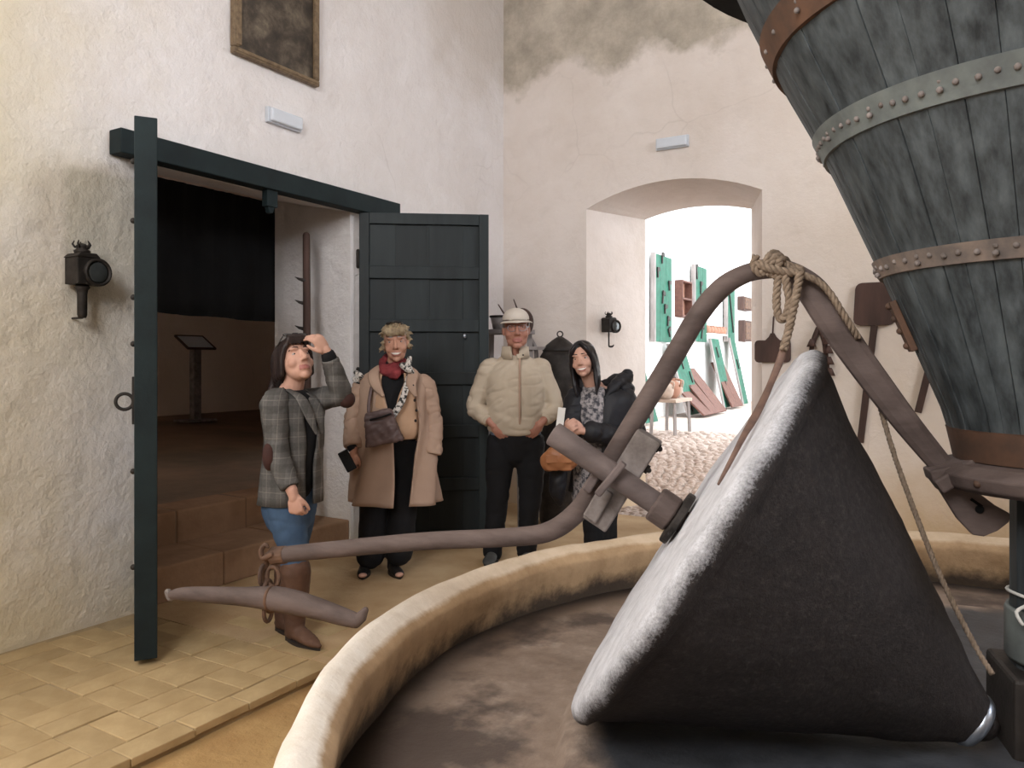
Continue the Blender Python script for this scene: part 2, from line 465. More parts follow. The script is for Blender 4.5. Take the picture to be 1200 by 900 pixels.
MAT['hair_blond'] = M('ash_blond_hair', (0.42, 0.33, 0.21), (0.20, 0.145, 0.09), 0.55, 40, 0.6, 70, (1, 1, 0.3), dist=0.008)
MAT['hair_grey'] = M('grey_hair', (0.30, 0.27, 0.25), (0.2, 0.18, 0.17), 0.6, 40, 0.4, 80, dist=0.004)
MAT['cream'] = M('cream_cotton', (0.52, 0.44, 0.345), (0.455, 0.38, 0.295), 0.9, 3, 0.25, 200, dist=0.002)
MAT['cap'] = M('cap_cotton', (0.62, 0.56, 0.50), (0.56, 0.50, 0.44), 0.9, 6, 0.2, 200, dist=0.002)
MAT['trench'] = M('beige_trench', (0.43, 0.30, 0.225), (0.36, 0.245, 0.185), 0.85, 3, 0.25, 160, dist=0.002)
MAT['peach'] = M('peach_shirt', (0.55, 0.36, 0.235), (0.47, 0.295, 0.19), 0.85, 5, 0.25, 160, dist=0.002)
MAT['black'] = M('black_cloth_wear', (0.010, 0.010, 0.012), (0.006, 0.006, 0.007), 0.9, 6, 0.3, 150, dist=0.002)
MAT['puffer'] = M('black_quilted_nylon', (0.014, 0.014, 0.018), (0.009, 0.009, 0.011), 0.55, 5, 0.3, 25, dist=0.01)
MAT['redscarf'] = M('red_scarf', (0.26, 0.045, 0.05), (0.13, 0.02, 0.026), 0.9, 16, 0.3, 150, dist=0.003)
MAT['whitescarf'] = M('white_black_scarf', (0.62, 0.58, 0.54), (0.03, 0.03, 0.03), 0.9, 45, 0.2, 150, dist=0.003, lo=0.45, hi=0.50)
MAT['plumbag'] = M('plum_leather', (0.13, 0.085, 0.08), (0.09, 0.058, 0.056), 0.45, 8, 0.25, 60, dist=0.003)
MAT['tanbag'] = M('cognac_leather', (0.35, 0.15, 0.065), (0.26, 0.105, 0.045), 0.45, 8, 0.2, 60, dist=0.003)
MAT['denim'] = M('denim', (0.065, 0.115, 0.20), (0.04, 0.075, 0.14), 0.9, 10, 0.3, 250, (1, 1, 0.5), dist=0.002)
MAT['boot'] = M('brown_suede_boot', (0.115, 0.06, 0.038), (0.07, 0.036, 0.024), 0.7, 8, 0.3, 90, dist=0.003)
MAT['patch'] = M('brown_elbow_patch', (0.055, 0.022, 0.018), (0.04, 0.017, 0.014), 0.8, 20, 0.2, 90)
MAT['blue'] = M('blue_shirt', (0.22, 0.29, 0.42), (0.18, 0.25, 0.37), 0.9, 8, 0.2, 150)
MAT['print'] = M('grey_floral_print', (0.34, 0.31, 0.31), (0.045, 0.045, 0.055), 0.85, 38, 0.1, 150, dist=0.002, lo=0.42, hi=0.58)
MAT['paper'] = M('white_paper', (0.70, 0.68, 0.64), (0.66, 0.64, 0.60), 0.8, 4, 0.0, 40)
MAT['shoe'] = M('black_shoe', (0.016, 0.014, 0.013), (0.01, 0.009, 0.009), 0.5, 10, 0.2, 60)
MAT['greyshoe'] = M('grey_shoe', (0.085, 0.085, 0.08), (0.05, 0.05, 0.048), 0.7, 10, 0.2, 60)
MAT['sole'] = M('dark_sole', (0.03, 0.022, 0.018), (0.02, 0.015, 0.012), 0.8, 10, 0.1, 60)
MAT['button'] = M('dark_button', (0.03, 0.02, 0.018), (0.02, 0.015, 0.012), 0.4, 10, 0.0, 60)
MAT['sunglass'] = M('dark_sunglasses', (0.012, 0.010, 0.010), (0.009, 0.008, 0.008), 0.15, 10, 0.0, 60, spec=0.6)
MAT['jacketgrey'] = None
def plaid():
    m, t, b = nt('grey_plaid_wool'); b.inputs['Roughness'].default_value = 0.95; b.inputs['Specular IOR Level'].default_value = 0.1
    vec = coords(t); x, y, z = sep(t, vec)
    u = math_(t, 'ADD', x, math_(t, 'MULTIPLY', y, 0.6))
    def line(v, f, w, off=0.0): return math_(t, 'LESS_THAN', math_(t, 'FRACT', math_(t, 'MULTIPLY_ADD', v, f, off + 50)), w)
    col = mix(t, tex_noise(t, vec, 90, 3), (0.075, 0.071, 0.067), (0.155, 0.147, 0.139))
    bandx = line(u, 11, 0.42); bandz = line(z, 11, 0.42, 0.2)
    col = mix(t, math_(t, 'MULTIPLY', bandx, 0.35), col, (0.05, 0.048, 0.046))
    col = mix(t, math_(t, 'MULTIPLY', bandz, 0.35), col, (0.05, 0.048, 0.046))
    col = mix(t, math_(t, 'MULTIPLY', line(u, 11, 0.05, 0.3), 0.20), col, (0.36, 0.33, 0.30))
    col = mix(t, math_(t, 'MULTIPLY', line(z, 11, 0.05, 0.5), 0.20), col, (0.36, 0.32, 0.29))
    L(t, col, b.inputs['Base Color']); bump(t, b, tex_noise(t, vec, 250, 3), 0.25, 0.002)
    return m
MAT['plaid'] = plaid()
def cone_mat():
    m, t, b = nt('mill_cone_granite')
    vec = coords(t); x, y, z = sep(t, vec)
    w = tex_noise(t, vec, 7, 6); fine = tex_noise(t, vec, 130, 4, 0.8)
    # z along axis: oil-blackened rolling face, pale outer face, rim's light fade painted in
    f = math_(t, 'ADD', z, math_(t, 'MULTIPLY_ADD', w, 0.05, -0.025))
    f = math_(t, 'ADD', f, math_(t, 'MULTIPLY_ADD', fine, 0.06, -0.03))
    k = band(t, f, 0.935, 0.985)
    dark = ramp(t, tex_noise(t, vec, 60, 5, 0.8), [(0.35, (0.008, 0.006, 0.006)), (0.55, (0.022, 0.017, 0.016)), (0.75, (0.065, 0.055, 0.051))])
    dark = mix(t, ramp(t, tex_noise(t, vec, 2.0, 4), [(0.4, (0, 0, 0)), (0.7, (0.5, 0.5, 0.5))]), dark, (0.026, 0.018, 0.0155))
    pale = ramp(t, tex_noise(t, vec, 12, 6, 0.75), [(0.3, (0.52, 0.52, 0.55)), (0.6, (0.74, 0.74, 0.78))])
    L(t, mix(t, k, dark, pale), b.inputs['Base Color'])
    b.inputs['Roughness'].default_value = 0.7; b.inputs['Specular IOR Level'].default_value = 0.35
    p = bump(t, None, tex_noise(t, vec, 14, 5), 0.4, 0.02)
    bump(t, b, tex_noise(t, vec, 90, 5, 0.8), 0.75, 0.008, p)
    return m
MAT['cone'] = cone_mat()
def bed_mat():
    m, t, b = nt('mill_bed_stone'); vec = coords(t)
    x, y, z = sep(t, vec)
    r = math_(t, 'SQRT', math_(t, 'ADD', math_(t, 'MULTIPLY', x, x), math_(t, 'MULTIPLY', y, y)))
    n = tex_noise(t, vec, 1.7, 7, 0.6); n2 = tex_noise(t, vec, 6, 6, 0.7)
    col = ramp(t, n2, [(0.3, (0.17, 0.122, 0.09)), (0.55, (0.265, 0.20, 0.157)), (0.75, (0.39, 0.32, 0.26))])
    stain = ramp(t, n, [(0.42, (1, 1, 1)), (0.50, (0, 0, 0))])
    col = mix(t, math_(t, 'MULTIPLY', stain, 0.85), col, (0.055, 0.040, 0.035))
    inner = band(t, math_(t, 'ADD', r, math_(t, 'MULTIPLY_ADD', n, 0.24, -0.12)), 1.36, 1.28)
    col = mix(t, inner, col, ramp(t, n2, [(0.35, (0.022, 0.024, 0.028)), (0.7, (0.055, 0.058, 0.066))]))
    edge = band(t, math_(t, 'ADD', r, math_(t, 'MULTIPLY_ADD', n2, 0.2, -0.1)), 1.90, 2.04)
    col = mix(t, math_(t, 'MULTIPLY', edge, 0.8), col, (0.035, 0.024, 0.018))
    L(t, col, b.inputs['Base Color']); b.inputs['Roughness'].default_value = 0.55
    bump(t, b, tex_noise(t, vec, 18, 6, 0.7), 0.4, 0.012)
    return m
MAT['bed'] = bed_mat()
def rim_mat():
    m, t, b = nt('basin_masonry'); vec = coords(t); x, y, z = sep(t, vec)
    r = math_(t, 'SQRT', math_(t, 'ADD', math_(t, 'MULTIPLY', x, x), math_(t, 'MULTIPLY', y, y)))
    n = tex_noise(t, vec, 5, 7, 0.7); n1 = tex_noise(t, vec, 1.3, 4)
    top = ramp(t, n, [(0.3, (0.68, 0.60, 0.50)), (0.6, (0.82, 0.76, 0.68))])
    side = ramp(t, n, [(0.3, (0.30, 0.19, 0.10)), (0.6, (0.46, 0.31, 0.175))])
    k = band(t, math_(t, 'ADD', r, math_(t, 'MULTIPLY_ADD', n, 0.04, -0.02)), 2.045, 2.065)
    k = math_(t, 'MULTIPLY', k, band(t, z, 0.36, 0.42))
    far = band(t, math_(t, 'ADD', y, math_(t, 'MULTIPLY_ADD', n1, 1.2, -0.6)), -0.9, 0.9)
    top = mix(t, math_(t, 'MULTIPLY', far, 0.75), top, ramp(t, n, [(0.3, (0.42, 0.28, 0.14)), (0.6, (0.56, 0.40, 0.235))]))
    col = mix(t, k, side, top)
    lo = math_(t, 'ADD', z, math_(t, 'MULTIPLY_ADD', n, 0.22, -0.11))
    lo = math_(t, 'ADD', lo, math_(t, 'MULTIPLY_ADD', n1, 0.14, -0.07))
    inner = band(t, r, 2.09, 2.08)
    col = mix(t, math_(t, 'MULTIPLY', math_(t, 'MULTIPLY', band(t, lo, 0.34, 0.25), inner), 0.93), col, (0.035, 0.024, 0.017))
    L(t, col, b.inputs['Base Color']); b.inputs['Roughness'].default_value = 0.9
    p = bump(t, None, tex_noise(t, vec, 9, 5), 0.35, 0.03)
    bump(t, b, tex_noise(t, vec, 60, 5, 0.7), 0.35, 0.006, p)
    return m
MAT['rim'] = rim_mat()
def canvas_mat():
    m, t, b = nt('old_oil_canvas'); vec = coords(t)
    a = tex_noise(t, vec, 6.0, 7, 0.65, 0.3)
    col = ramp(t, a, [(0.3, (0.012, 0.009, 0.007)), (0.48, (0.05, 0.038, 0.028)), (0.60, (0.12, 0.095, 0.068)), (0.75, (0.24, 0.20, 0.15))])
    L(t, col, b.inputs['Base Color']); b.inputs['Roughness'].default_value = 0.5
    bump(t, b, tex_noise(t, vec, 200, 3), 0.2, 0.002)
    return m
MAT['canvas'] = canvas_mat()

# ================================================================== SETTING
def slab_poly(name, outline_f, holes_f, outline_b, holes_b, mk, mat, label=None):
    """thick wall: front polygon(s) at depth 'f' and back at 'b', mk(u, z, depth_key) -> world point"""
    mb = MB()
    for out, holes, key, flip in ((outline_f, holes_f, 'f', False), (outline_b, holes_b, 'b', True)):
        loops = [out] + holes
        flat = [p for lp in loops for p in lp]
        tri = tessellate_polygon([[V((p[0], p[1], 0)) for p in lp] for lp in loops])
        mb.add([mk(p[0], p[1], key) for p in flat], [tuple(q) for q in tri])
    for lf, lb in zip([outline_f] + holes_f, [outline_b] + holes_b):
        n = len(lf)
        vs = [mk(p[0], p[1], 'f') for p in lf] + [mk(p[0], p[1], 'b') for p in lb]
        mb.add(vs, [(i, (i + 1) % n, n + (i + 1) % n, n + i) for i in range(n)])
    bm = bmesh.new(); me = mb.mesh(); bm.from_mesh(me)
    bmesh.ops.remove_doubles(bm, verts=bm.verts, dist=1e-4)
    bmesh.ops.recalc_face_normals(bm, faces=bm.faces); bm.to_mesh(me); bm.free()
    return struct(link(name, me, mat, frame=ROOM), label)
H = 5.6; ZB = -0.2; UPZ = V((0, 0, 1))
# left wall with the double-door opening
DT = 0.82
def mk_left(u, z, k): return R(0.0 if k == 'f' else -DT, u, z)
bL, bR = -3.93, -2.22
of = [(-5.0, ZB), (bL, ZB), (bL, 2.55), (bR, 2.55), (bR, ZB), (0.0, ZB), (0.0, H), (-5.0, H)]
ob = [(-5.0, ZB), (bL, ZB), (bL, 2.72), (bR, 2.72), (bR, ZB), (0.0, ZB), (0.0, H), (-5.0, H)]
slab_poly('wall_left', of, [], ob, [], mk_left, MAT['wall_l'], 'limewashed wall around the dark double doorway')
win = [(-7.55, 1.3), (-5.75, 1.3), (-5.75, 3.6), (-7.55, 3.6)]
rect = [(-8.6, ZB), (-5.0, ZB), (-5.0, H), (-8.6, H)]
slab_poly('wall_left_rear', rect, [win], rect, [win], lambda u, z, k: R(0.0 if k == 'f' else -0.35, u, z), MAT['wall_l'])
# right wall with the segmental arch and splayed reveals
aL, aR, zs, za = 0.92, 2.543, 2.855, 3.035
def arch_outline(x0, x1, zs, za, n=16):
    w = (x1 - x0) / 2; h = za - zs; rad = (w * w + h * h) / (2 * h); cx = (x0 + x1) / 2; cz = za - rad
    o = [(x0, ZB)]
    for i in range(n + 1):
        x = x0 + (x1 - x0) * i / n
        o.append((x, cz + math.sqrt(rad * rad - (x - cx) ** 2)))
    return o + [(x1, ZB)]
fo = arch_outline(aL, aR, zs, za); bo = arch_outline(aL + 0.283, aR - 0.283, 2.855, 2.93)
A9 = 8.3
slab_poly('wall_right', [(0.0, ZB)] + fo + [(A9, ZB), (A9, H), (0.0, H)], [],
          [(0.0, ZB)] + bo + [(A9, ZB), (A9, H), (0.0, H)], [],
          lambda u, z, k: R(u, 0.0 if k == 'f' else 0.8, z), MAT['wall_r'], 'limewashed wall with the low archway')
# rear wall and far side wall (behind the camera), with windows
w2 = [(2.4, 3.0), (4.4, 3.0), (4.4, 5.0), (2.4, 5.0)]
rect = [(-0.35, ZB), (A9, ZB), (A9, H), (-0.35, H)]
slab_poly('wall_rear', rect, [w2], rect, [w2], lambda u, z, k: R(u, -8.6 if k == 'f' else -8.95, z), MAT['wall'])
w3 = [(-4.4, 3.4), (-2.4, 3.4), (-2.4, 5.0), (-4.4, 5.0)]
rect = [(-8.95, ZB), (0.8, ZB), (0.8, H), (-8.95, H)]
slab_poly('wall_side', rect, [w3], rect, [w3], lambda u, z, k: R(A9 if k == 'f' else A9 + 0.35, u, z), MAT['wall'])
m = MB(); m.box((0, 0, 0), (A9 + 2.0, 10.2, 0.2))
m.v = [ROOM @ (v + V((A9 / 2 - 0.2, -4.1, H + 0.1))) for v in m.v]
struct(m.build('ceiling', MAT['wall'], frame=ROOM))

# floor of the room (with the passage), clay pavers by the left wall, sunk mule track round the mill
def flat(name, poly, z, mat, t=0.12, parent=None):
    m = MB(); m.prism(poly, (0, 0, z - t), (1, 0, 0), (0, 1, 0), (0, 0, 1), t)
    m.v = [ROOM @ v for v in m.v]
    return m.build(name, mat, parent, frame=None if parent else ROOM)
KE = 1.49
floor = struct(flat('floor', [(-0.6, -8.6), (A9, -8.6), (A9, 0.05), (-0.6, 0.05)], -0.055, MAT['track'], 0.15))
b_ = flat('earth_floor', [(-0.3, -3.95), (KE, -3.95), (KE, -2.9), (1.75, -1.75), (2.6, -1.15), (A9, -1.0), (A9, 0.02), (-0.3, 0.02)], 0.0, MAT['earth'], 0.10, floor)
flat('paver_bedding', [(0, -8.6), (KE - 0.02, -8.6), (KE - 0.02, -3.9), (0, -3.9)], -0.005, MAT['joint'], 0.08, floor)
# clay pavers: basket weave, pairs of 26 x 13 cm, with a border course along the edge
PW, PL, GAP = 0.130, 0.262, 0.0035
proto = {}
def paver(cx, cy, along, top):
    dx, dy = (PW - GAP, PL - GAP) if along else (PL - GAP, PW - GAP)
    key = (along, random.randrange(3))
    if key not in proto:
        mm = MB(); j = [random.uniform(-.004, .004) for _ in range(8)]
        a = [(-dx / 2 + j[0], -dy / 2 + j[1]), (dx / 2 + j[2], -dy / 2 + j[3]), (dx / 2 + j[4], dy / 2 + j[5]), (-dx / 2 + j[6], dy / 2 + j[7])]
        vs = [V((x, y, -0.03)) for x, y in a] + [V((x, y, -0.003)) for x, y in a] + [V((x * 0.965, y * 0.965, 0)) for x, y in a]
        fs = [(8, 9, 10, 11)]
        for o in (0, 4):
            for i in range(4): fs.append((o + i, o + (i + 1) % 4, o + 4 + (i + 1) % 4, o + 4 + i))
        mm.add(vs, fs); proto[key] = mm.mesh('paver'); proto[key].materials.append(MAT['tile'])
    o = bpy.data.objects.new('paver', proto[key]); COL.objects.link(o); o.parent = floor
    o.location = (cx, cy, top); o.rotation_euler = (random.gauss(0, .004), random.gauss(0, .004), random.gauss(0, .006))
cnt = 0
ny = int((8.6 - 2.2 - 1.75) / PL)
for iy in range(-1, 17):
    yc = -3.95 - (iy + 0.5) * PL + PL
    if yc < -8.4 or cnt > 280: break
    paver(KE - PW / 2 - 0.005, yc + 0.06, True, random.gauss(0, .0015)); cnt += 1
    nx = 5
    for ix in range(nx):
        x0 = KE - PW - 0.01 - (ix + 1) * PL
        if (ix + iy) % 2:
            for k in range(2): paver(x0 + PW / 2 + k * PW, yc, True, random.gauss(0, .0018)); cnt += 1
        else:
            for k in range(2): paver(x0 + PL / 2, yc - PL / 2 + PW / 2 + k * PW, False, random.gauss(0, .0018)); cnt += 1

# courtyard beyond the arch
court = struct(flat('ground', [(-3.0, 3.2), (-0.9, 3.2), (-0.9, 0.78), (9.0, 0.78), (9.0, 24), (-3.0, 24)], -0.05, MAT['cobble'], 0.15))
flat('passage_bedding', [(aL, 0.0), (aR, 0.0), (aR - 0.283, 0.8), (aL + 0.283, 0.8)], -0.03, MAT['cobble'], 0.10, court)
def cobbles():
    mb = MB(); rnd = random.Random(3)
    y = 0.05
    row = 0
    while y < 9.0:
        s = 0.085 + 0.012 * y
        x0, x1 = (aL + 0.03 + 0.35 * min(y, .8), aR - 0.03 - 0.35 * min(y, .8)) if y < 0.85 else (-2.1, 2.6)
        x = x0 + (row % 2) * s * 0.5
        while x < x1:
            r = s * rnd.uniform(.40, .52); ry = s * rnd.uniform(.36, .46); h = rnd.uniform(.018, .034)
            cx, cy = x + rnd.uniform(-.28, .28) * s, y + rnd.uniform(-.28, .28) * s
            n = 6; a0 = rnd.uniform(0, 1)
            ring = [R(cx + r * math.cos(a0 + 2 * PI * i / n), cy + ry * math.sin(a0 + 2 * PI * i / n), -0.045) for i in range(n)]
            top = [R(cx + r * .66 * math.cos(a0 + 2 * PI * i / n), cy + ry * .66 * math.sin(a0 + 2 * PI * i / n), -0.045 + h) for i in range(n)]
            vs = ring + top + [R(cx, cy, -0.042 + h * 1.15)]
            fs = [(i, (i + 1) % n, n + (i + 1) % n, n + i) for i in range(n)] + [(n + i, n + (i + 1) % n, 2 * n) for i in range(n)]
            mb.add(vs, fs); x += s
        y += s * 0.9; row += 1
    o = mb.build('cobblestones', MAT['cobble'], court, smooth=True, fix=False); o['kind'] = 'stuff'; return o
cobbles()
m = MB(); m.prism([(3.3, -0.05), (24.3, -0.05), (24.3, 7.5), (3.3, 7.5)], R(-3.0, 0, 0), NB, (0, 0, 1), NA * -1, 0.3)
struct(m.build('wall_courtyard', MAT['white_wall'], frame=ROOM), 'tall whitewashed courtyard wall hung with green boards')
m = MB(); m.prism([(-3.3, -0.05), (9.0, -0.05), (9.0, 7.5), (-3.3, 7.5)], R(0, 24.0, 0), NA, (0, 0, 1), NB, 0.3)
struct(m.build('wall_courtyard_end', MAT['white_wall'], frame=ROOM))

m = MB(); m.prism([(-0.9, 0.8), (9.0, 0.8), (9.0, 7.5), (-3.0, 7.5), (-3.0, 3.2), (-0.9, 3.2)], R(0, 0, 4.6), NA, NB, UPZ, 0.2)  # unseen roof, added to shade the near cobbles from the sky
struct(m.build('sky_shade_roof', MAT['wall'], frame=ROOM), 'unseen roof added to keep sky light off the near cobbled yard')
# dark room behind the doorway: two steps up, inner floor, walls, ceiling
def rbox(name, a0, a1, b0, b1, z0, z1, mat, parent=None, bevel=0):
    m = MB(); m.box(((a0 + a1) / 2, (b0 + b1) / 2, (z0 + z1) / 2), (a1 - a0, b1 - b0, z1 - z0)); m.v = [ROOM @ v for v in m.v]
    return m.build(name, mat, parent, frame=None if parent else ROOM, bevel=bevel)
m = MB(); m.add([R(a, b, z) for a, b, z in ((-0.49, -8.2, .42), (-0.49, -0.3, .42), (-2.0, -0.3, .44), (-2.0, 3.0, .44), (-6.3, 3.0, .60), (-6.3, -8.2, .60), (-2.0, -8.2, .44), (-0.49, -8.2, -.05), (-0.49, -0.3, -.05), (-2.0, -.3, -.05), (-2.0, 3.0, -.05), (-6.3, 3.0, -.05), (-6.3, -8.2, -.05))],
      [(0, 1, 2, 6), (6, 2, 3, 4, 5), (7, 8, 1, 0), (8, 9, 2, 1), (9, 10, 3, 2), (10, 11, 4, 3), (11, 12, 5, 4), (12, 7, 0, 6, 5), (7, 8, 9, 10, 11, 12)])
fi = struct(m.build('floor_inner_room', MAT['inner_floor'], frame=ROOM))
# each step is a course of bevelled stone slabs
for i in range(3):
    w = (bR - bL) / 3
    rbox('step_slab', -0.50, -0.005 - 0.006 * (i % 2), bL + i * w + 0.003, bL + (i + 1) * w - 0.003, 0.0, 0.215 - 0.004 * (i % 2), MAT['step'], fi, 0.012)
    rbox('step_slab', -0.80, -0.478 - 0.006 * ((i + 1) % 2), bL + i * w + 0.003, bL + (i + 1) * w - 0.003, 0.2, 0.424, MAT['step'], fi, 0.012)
struct(rbox('wall_inner_back', -6.5, -6.3, -8.4, 3.2, 0.0, 3.4, MAT['inner_wall']))
struct(rbox('wall_inner_left', -6.3, -DT, -8.4, -8.2, 0.0, 3.4, MAT['inner_wall']))
struct(rbox('wall_inner_right', -6.3, -2.0, 3.0, 3.2, 0.0, 3.4, MAT['inner_wall']))
struct(rbox('wall_inner_jog', -2.0, -1.8, -0.3, 3.2, 0.0, 3.4, MAT['inner_wall']))
struct(rbox('ceiling_inner', -6.5, -DT, -8.4, 3.2, 3.4, 3.5, MAT['inner_wall']))

# ================================================================== DOORWAY
m = MB(); m.box((0.055, -2.938, 2.6175), (0.11, 2.364, 0.135)); m.v = [ROOM @ v for v in m.v]
lint = m.build('door_lintel', MAT['lintel'], frame=ROOM, bevel=0.006); struct(lint, 'dark green timber lintel over the double doorway')
m = MB(); m.box((0.06, -3.05, 2.50), (0.05, 0.09, 0.12)); m.tube([R(0, 0), R(0, 0)], 0.001) if False else None
m.prism([(-0.03, 2.45), (0.03, 2.45), (0.012, 2.40), (-0.012, 2.40)], V((0.035, -3.05, 0)), (0, 1, 0), (0, 0, 1), (1, 0, 0), 0.04)
m.v = [ROOM @ v for v in m.v]; m.build('latch_block', MAT['lintel'], lint, bevel=0.003)

def door_leaf(name, label, hinge, angle, W, ztop, T, mat, ring_side):
    t = thing(name, label, 'door', hinge, angle)
    t['kind'] = 'thing'
    Fm = wm(t)
    z0 = 0.03; Ht = ztop - z0
    def P(x, y, z): return Fm @ V((x, y, z))
    def bx(nm, x0, x1, y0, y1, za_, zb, bev=0.004, mt=None):
        m = MB(); m.box(((x0 + x1) / 2, (y0 + y1) / 2, (za_ + zb) / 2), (x1 - x0, y1 - y0, zb - za_)); m.v = [Fm @ v for v in m.v]
        return m.build(nm, mt or mat, t, bevel=bev)
    sw = 0.075
    bx('stile', 0, sw, -T / 2, T / 2, z0, ztop); bx('stile', W - sw, W, -T / 2, T / 2, z0, ztop)
    pitch = (Ht - 0.085) / 6
    for i in range(7):
        zc = ztop - i * pitch
        bx('rail', sw, W - sw, -T / 2 + 0.003, T / 2 - 0.003, zc - 0.085 - (0.01 if i else 0), zc)
    xs = [sw, sw + (W - 2 * sw) * 0.235, sw + (W - 2 * sw) * 0.545, sw + (W - 2 * sw) * 0.855, W - sw]
    for i in range(6):
        zt = ztop - i * pitch - 0.085; zb = ztop - (i + 1) * pitch
        for k in range(4):
            bx('panel_board', xs[k] - 0.003, xs[k + 1] + 0.003, -T / 2 + 0.027 + 0.005 * ((k + i) % 2), T / 2 - 0.03 + 0.003 * ((k + i) % 2), zb - 0.004, zt + 0.004, 0.003)
        m = MB(); x = xs[2] - 0.012; m.box((x, -T / 2 + 0.028, (zt + zb) / 2), (0.02, 0.012, zt - zb)); m.v = [Fm @ v for v in m.v]
        m.build('bead', mat, t)
    for zc in (0.5, 1.3, 2.2):
        m = MB(); m.tube([P(-0.012, 0, zc - .06), P(-0.012, 0, zc + .06)], 0.014, 10); m.build('hinge', MAT['iron'], t)
    return t, P
hl = R(0.03, -3.93, 0)
d3 = W(-1.716, 3.55) - W(-2.11, 4.371)
leaf_l, P = door_leaf('door_leaf', 'dark green door leaf standing open edge-on beside the wall lantern', W(-2.098, 4.395), math.atan2(d3.y, d3.x), 0.915, 2.556, 0.098, MAT['lintel'], -1)
# lock plate, ring pull and bolt heads on the leaf's outer face and edge
m = MB(); m.box((0, 0, 0), (0.12, 0.012, 0.22)); m.v = [P(0.835 + v.x, -0.053 + v.y, 1.235 + v.z) for v in m.v]; lk = m.build('lock_plate', MAT['iron'], leaf_l, bevel=0.002)
m = MB(); m.torus(P(0.85, -0.09, 1.23), 0.037, 0.008, P(1, 0, 0) - P(0, 0, 0), 24, 8); m.build('ring_pull', MAT['iron'], leaf_l, smooth=True)
for z in (2.36, 2.08, 1.72, 1.5, 0.9, 0.45):
    m = MB(); m.ell(P(0.84, -0.053, z), (0.014, 0.014, 0.014), None, 8, 6); m.build('bolt_head', MAT['iron'], leaf_l, smooth=True)
leaf_r, P = door_leaf('door_leaf', 'dark green panelled door leaf swung open behind the woman in the beige coat', W(-1.163, 5.86), math.radians(5.8 + 31), 0.985, 2.55, 0.07, MAT['greenwood'], 1)
m = MB(); m.ell(P(0.80, -0.04, 1.61), (0.012, 0.02, 0.02), None, 8, 6); m.build('knob', MAT['steel'], leaf_r, smooth=True)

# black curtain hung across the upper part of the inner opening
def curtain():
    n = 60; mb = MB(); vs = []; zs_ = [2.712, 2.4, 2.1, 1.9, 1.755]
    for j, z in enumerate(zs_):
        for i in range(n + 1):
            b = -3.99 + (1.84) * i / n
            a = -DT - 0.035 + 0.012 * math.sin(i * 0.9) * (0.4 + 0.15 * j) + 0.006 * math.sin(i * 2.3 + j)
            dz = (0.004 * math.sin(i * 0.35) + 0.02 - .04 * i / n) if j == 4 else 0
            vs.append(R(a, b, z + dz))
    fs = []
    for j in range(4):
        for i in range(n): fs.append((j * (n + 1) + i, j * (n + 1) + i + 1, (j + 1) * (n + 1) + i + 1, (j + 1) * (n + 1) + i))
    mb.add(vs, fs)
    o = mb.build('curtain', MAT['curtain'], smooth=True, base=R(-DT, -3.0, 2.7))
    s = o.modifiers.new('t', 'SOLIDIFY'); s.thickness = 0.006
    return tag(o, 'black cloth hung across the top of the dark doorway', 'curtain')
curtain()
# tilted reading lectern in the dark room
lx = at(229, 484, 10.75); lx.z = 0.575
t = thing('lectern', 'grey lectern with a tilted frame standing in the dark room behind the doorway', 'lectern', lx, TH + PI / 2)
Fm = wm(t)
def lp(name, c, s, rot, mat, bev=0.004):
    m = MB(); m.box(c, s, rot); m.v = [Fm @ v for v in m.v]; return m.build(name, mat, t, bevel=bev)
lp('base', (0, 0, 0.015), (0.46, 0.34, 0.03), None, MAT['board']); lp('post', (0, 0, 0.54), (0.12, 0.10, 1.05), None, MAT['board'])
rt = Matrix.Rotation(math.radians(32), 3, 'X')
tp = lp('panel', (0, 0, 1.10), (0.42, 0.33, 0.02), rt, MAT['plastic'])
for c, s in (((0, .165, 0), (.46, .025, .03)), ((0, -.165, 0), (.46, .025, .03)), ((.22, 0, 0), (.025, .33, .03)), ((-.22, 0, 0), (.025, .33, .03))):
    lp('frame', rt @ V(c) + V((0, 0, 1.105)), s, rt, MAT['darkwood'])
# spiked pole leaning in the doorway reveal
m = MB()
pb = at(361, 560, 5.55); pt = at(359, 276, 5.72)
t = thing('spiked_pole', 'dark wooden pole with iron spikes leaning on the white door reveal', 'pole', (pb.x, pb.y, 0.22))
pb = V((pb.x, pb.y, 0.22))
m.tube([pb, pb.lerp(pt, .5), pt], [0.026, 0.028, 0.027], 10); m.build('shaft', MAT['darkwood'], t, smooth=True)
for py in (329, 356, 386, 418):
    c = at(358, py, 5.68)
    m = MB(); m.tube([c, c + W(-0.045, -0.01, 0.012), c + W(-0.075, -.01, 0.028)], [0.016, 0.010, 0.002], 8); m.build('spike', MAT['iron'], t, smooth=True)

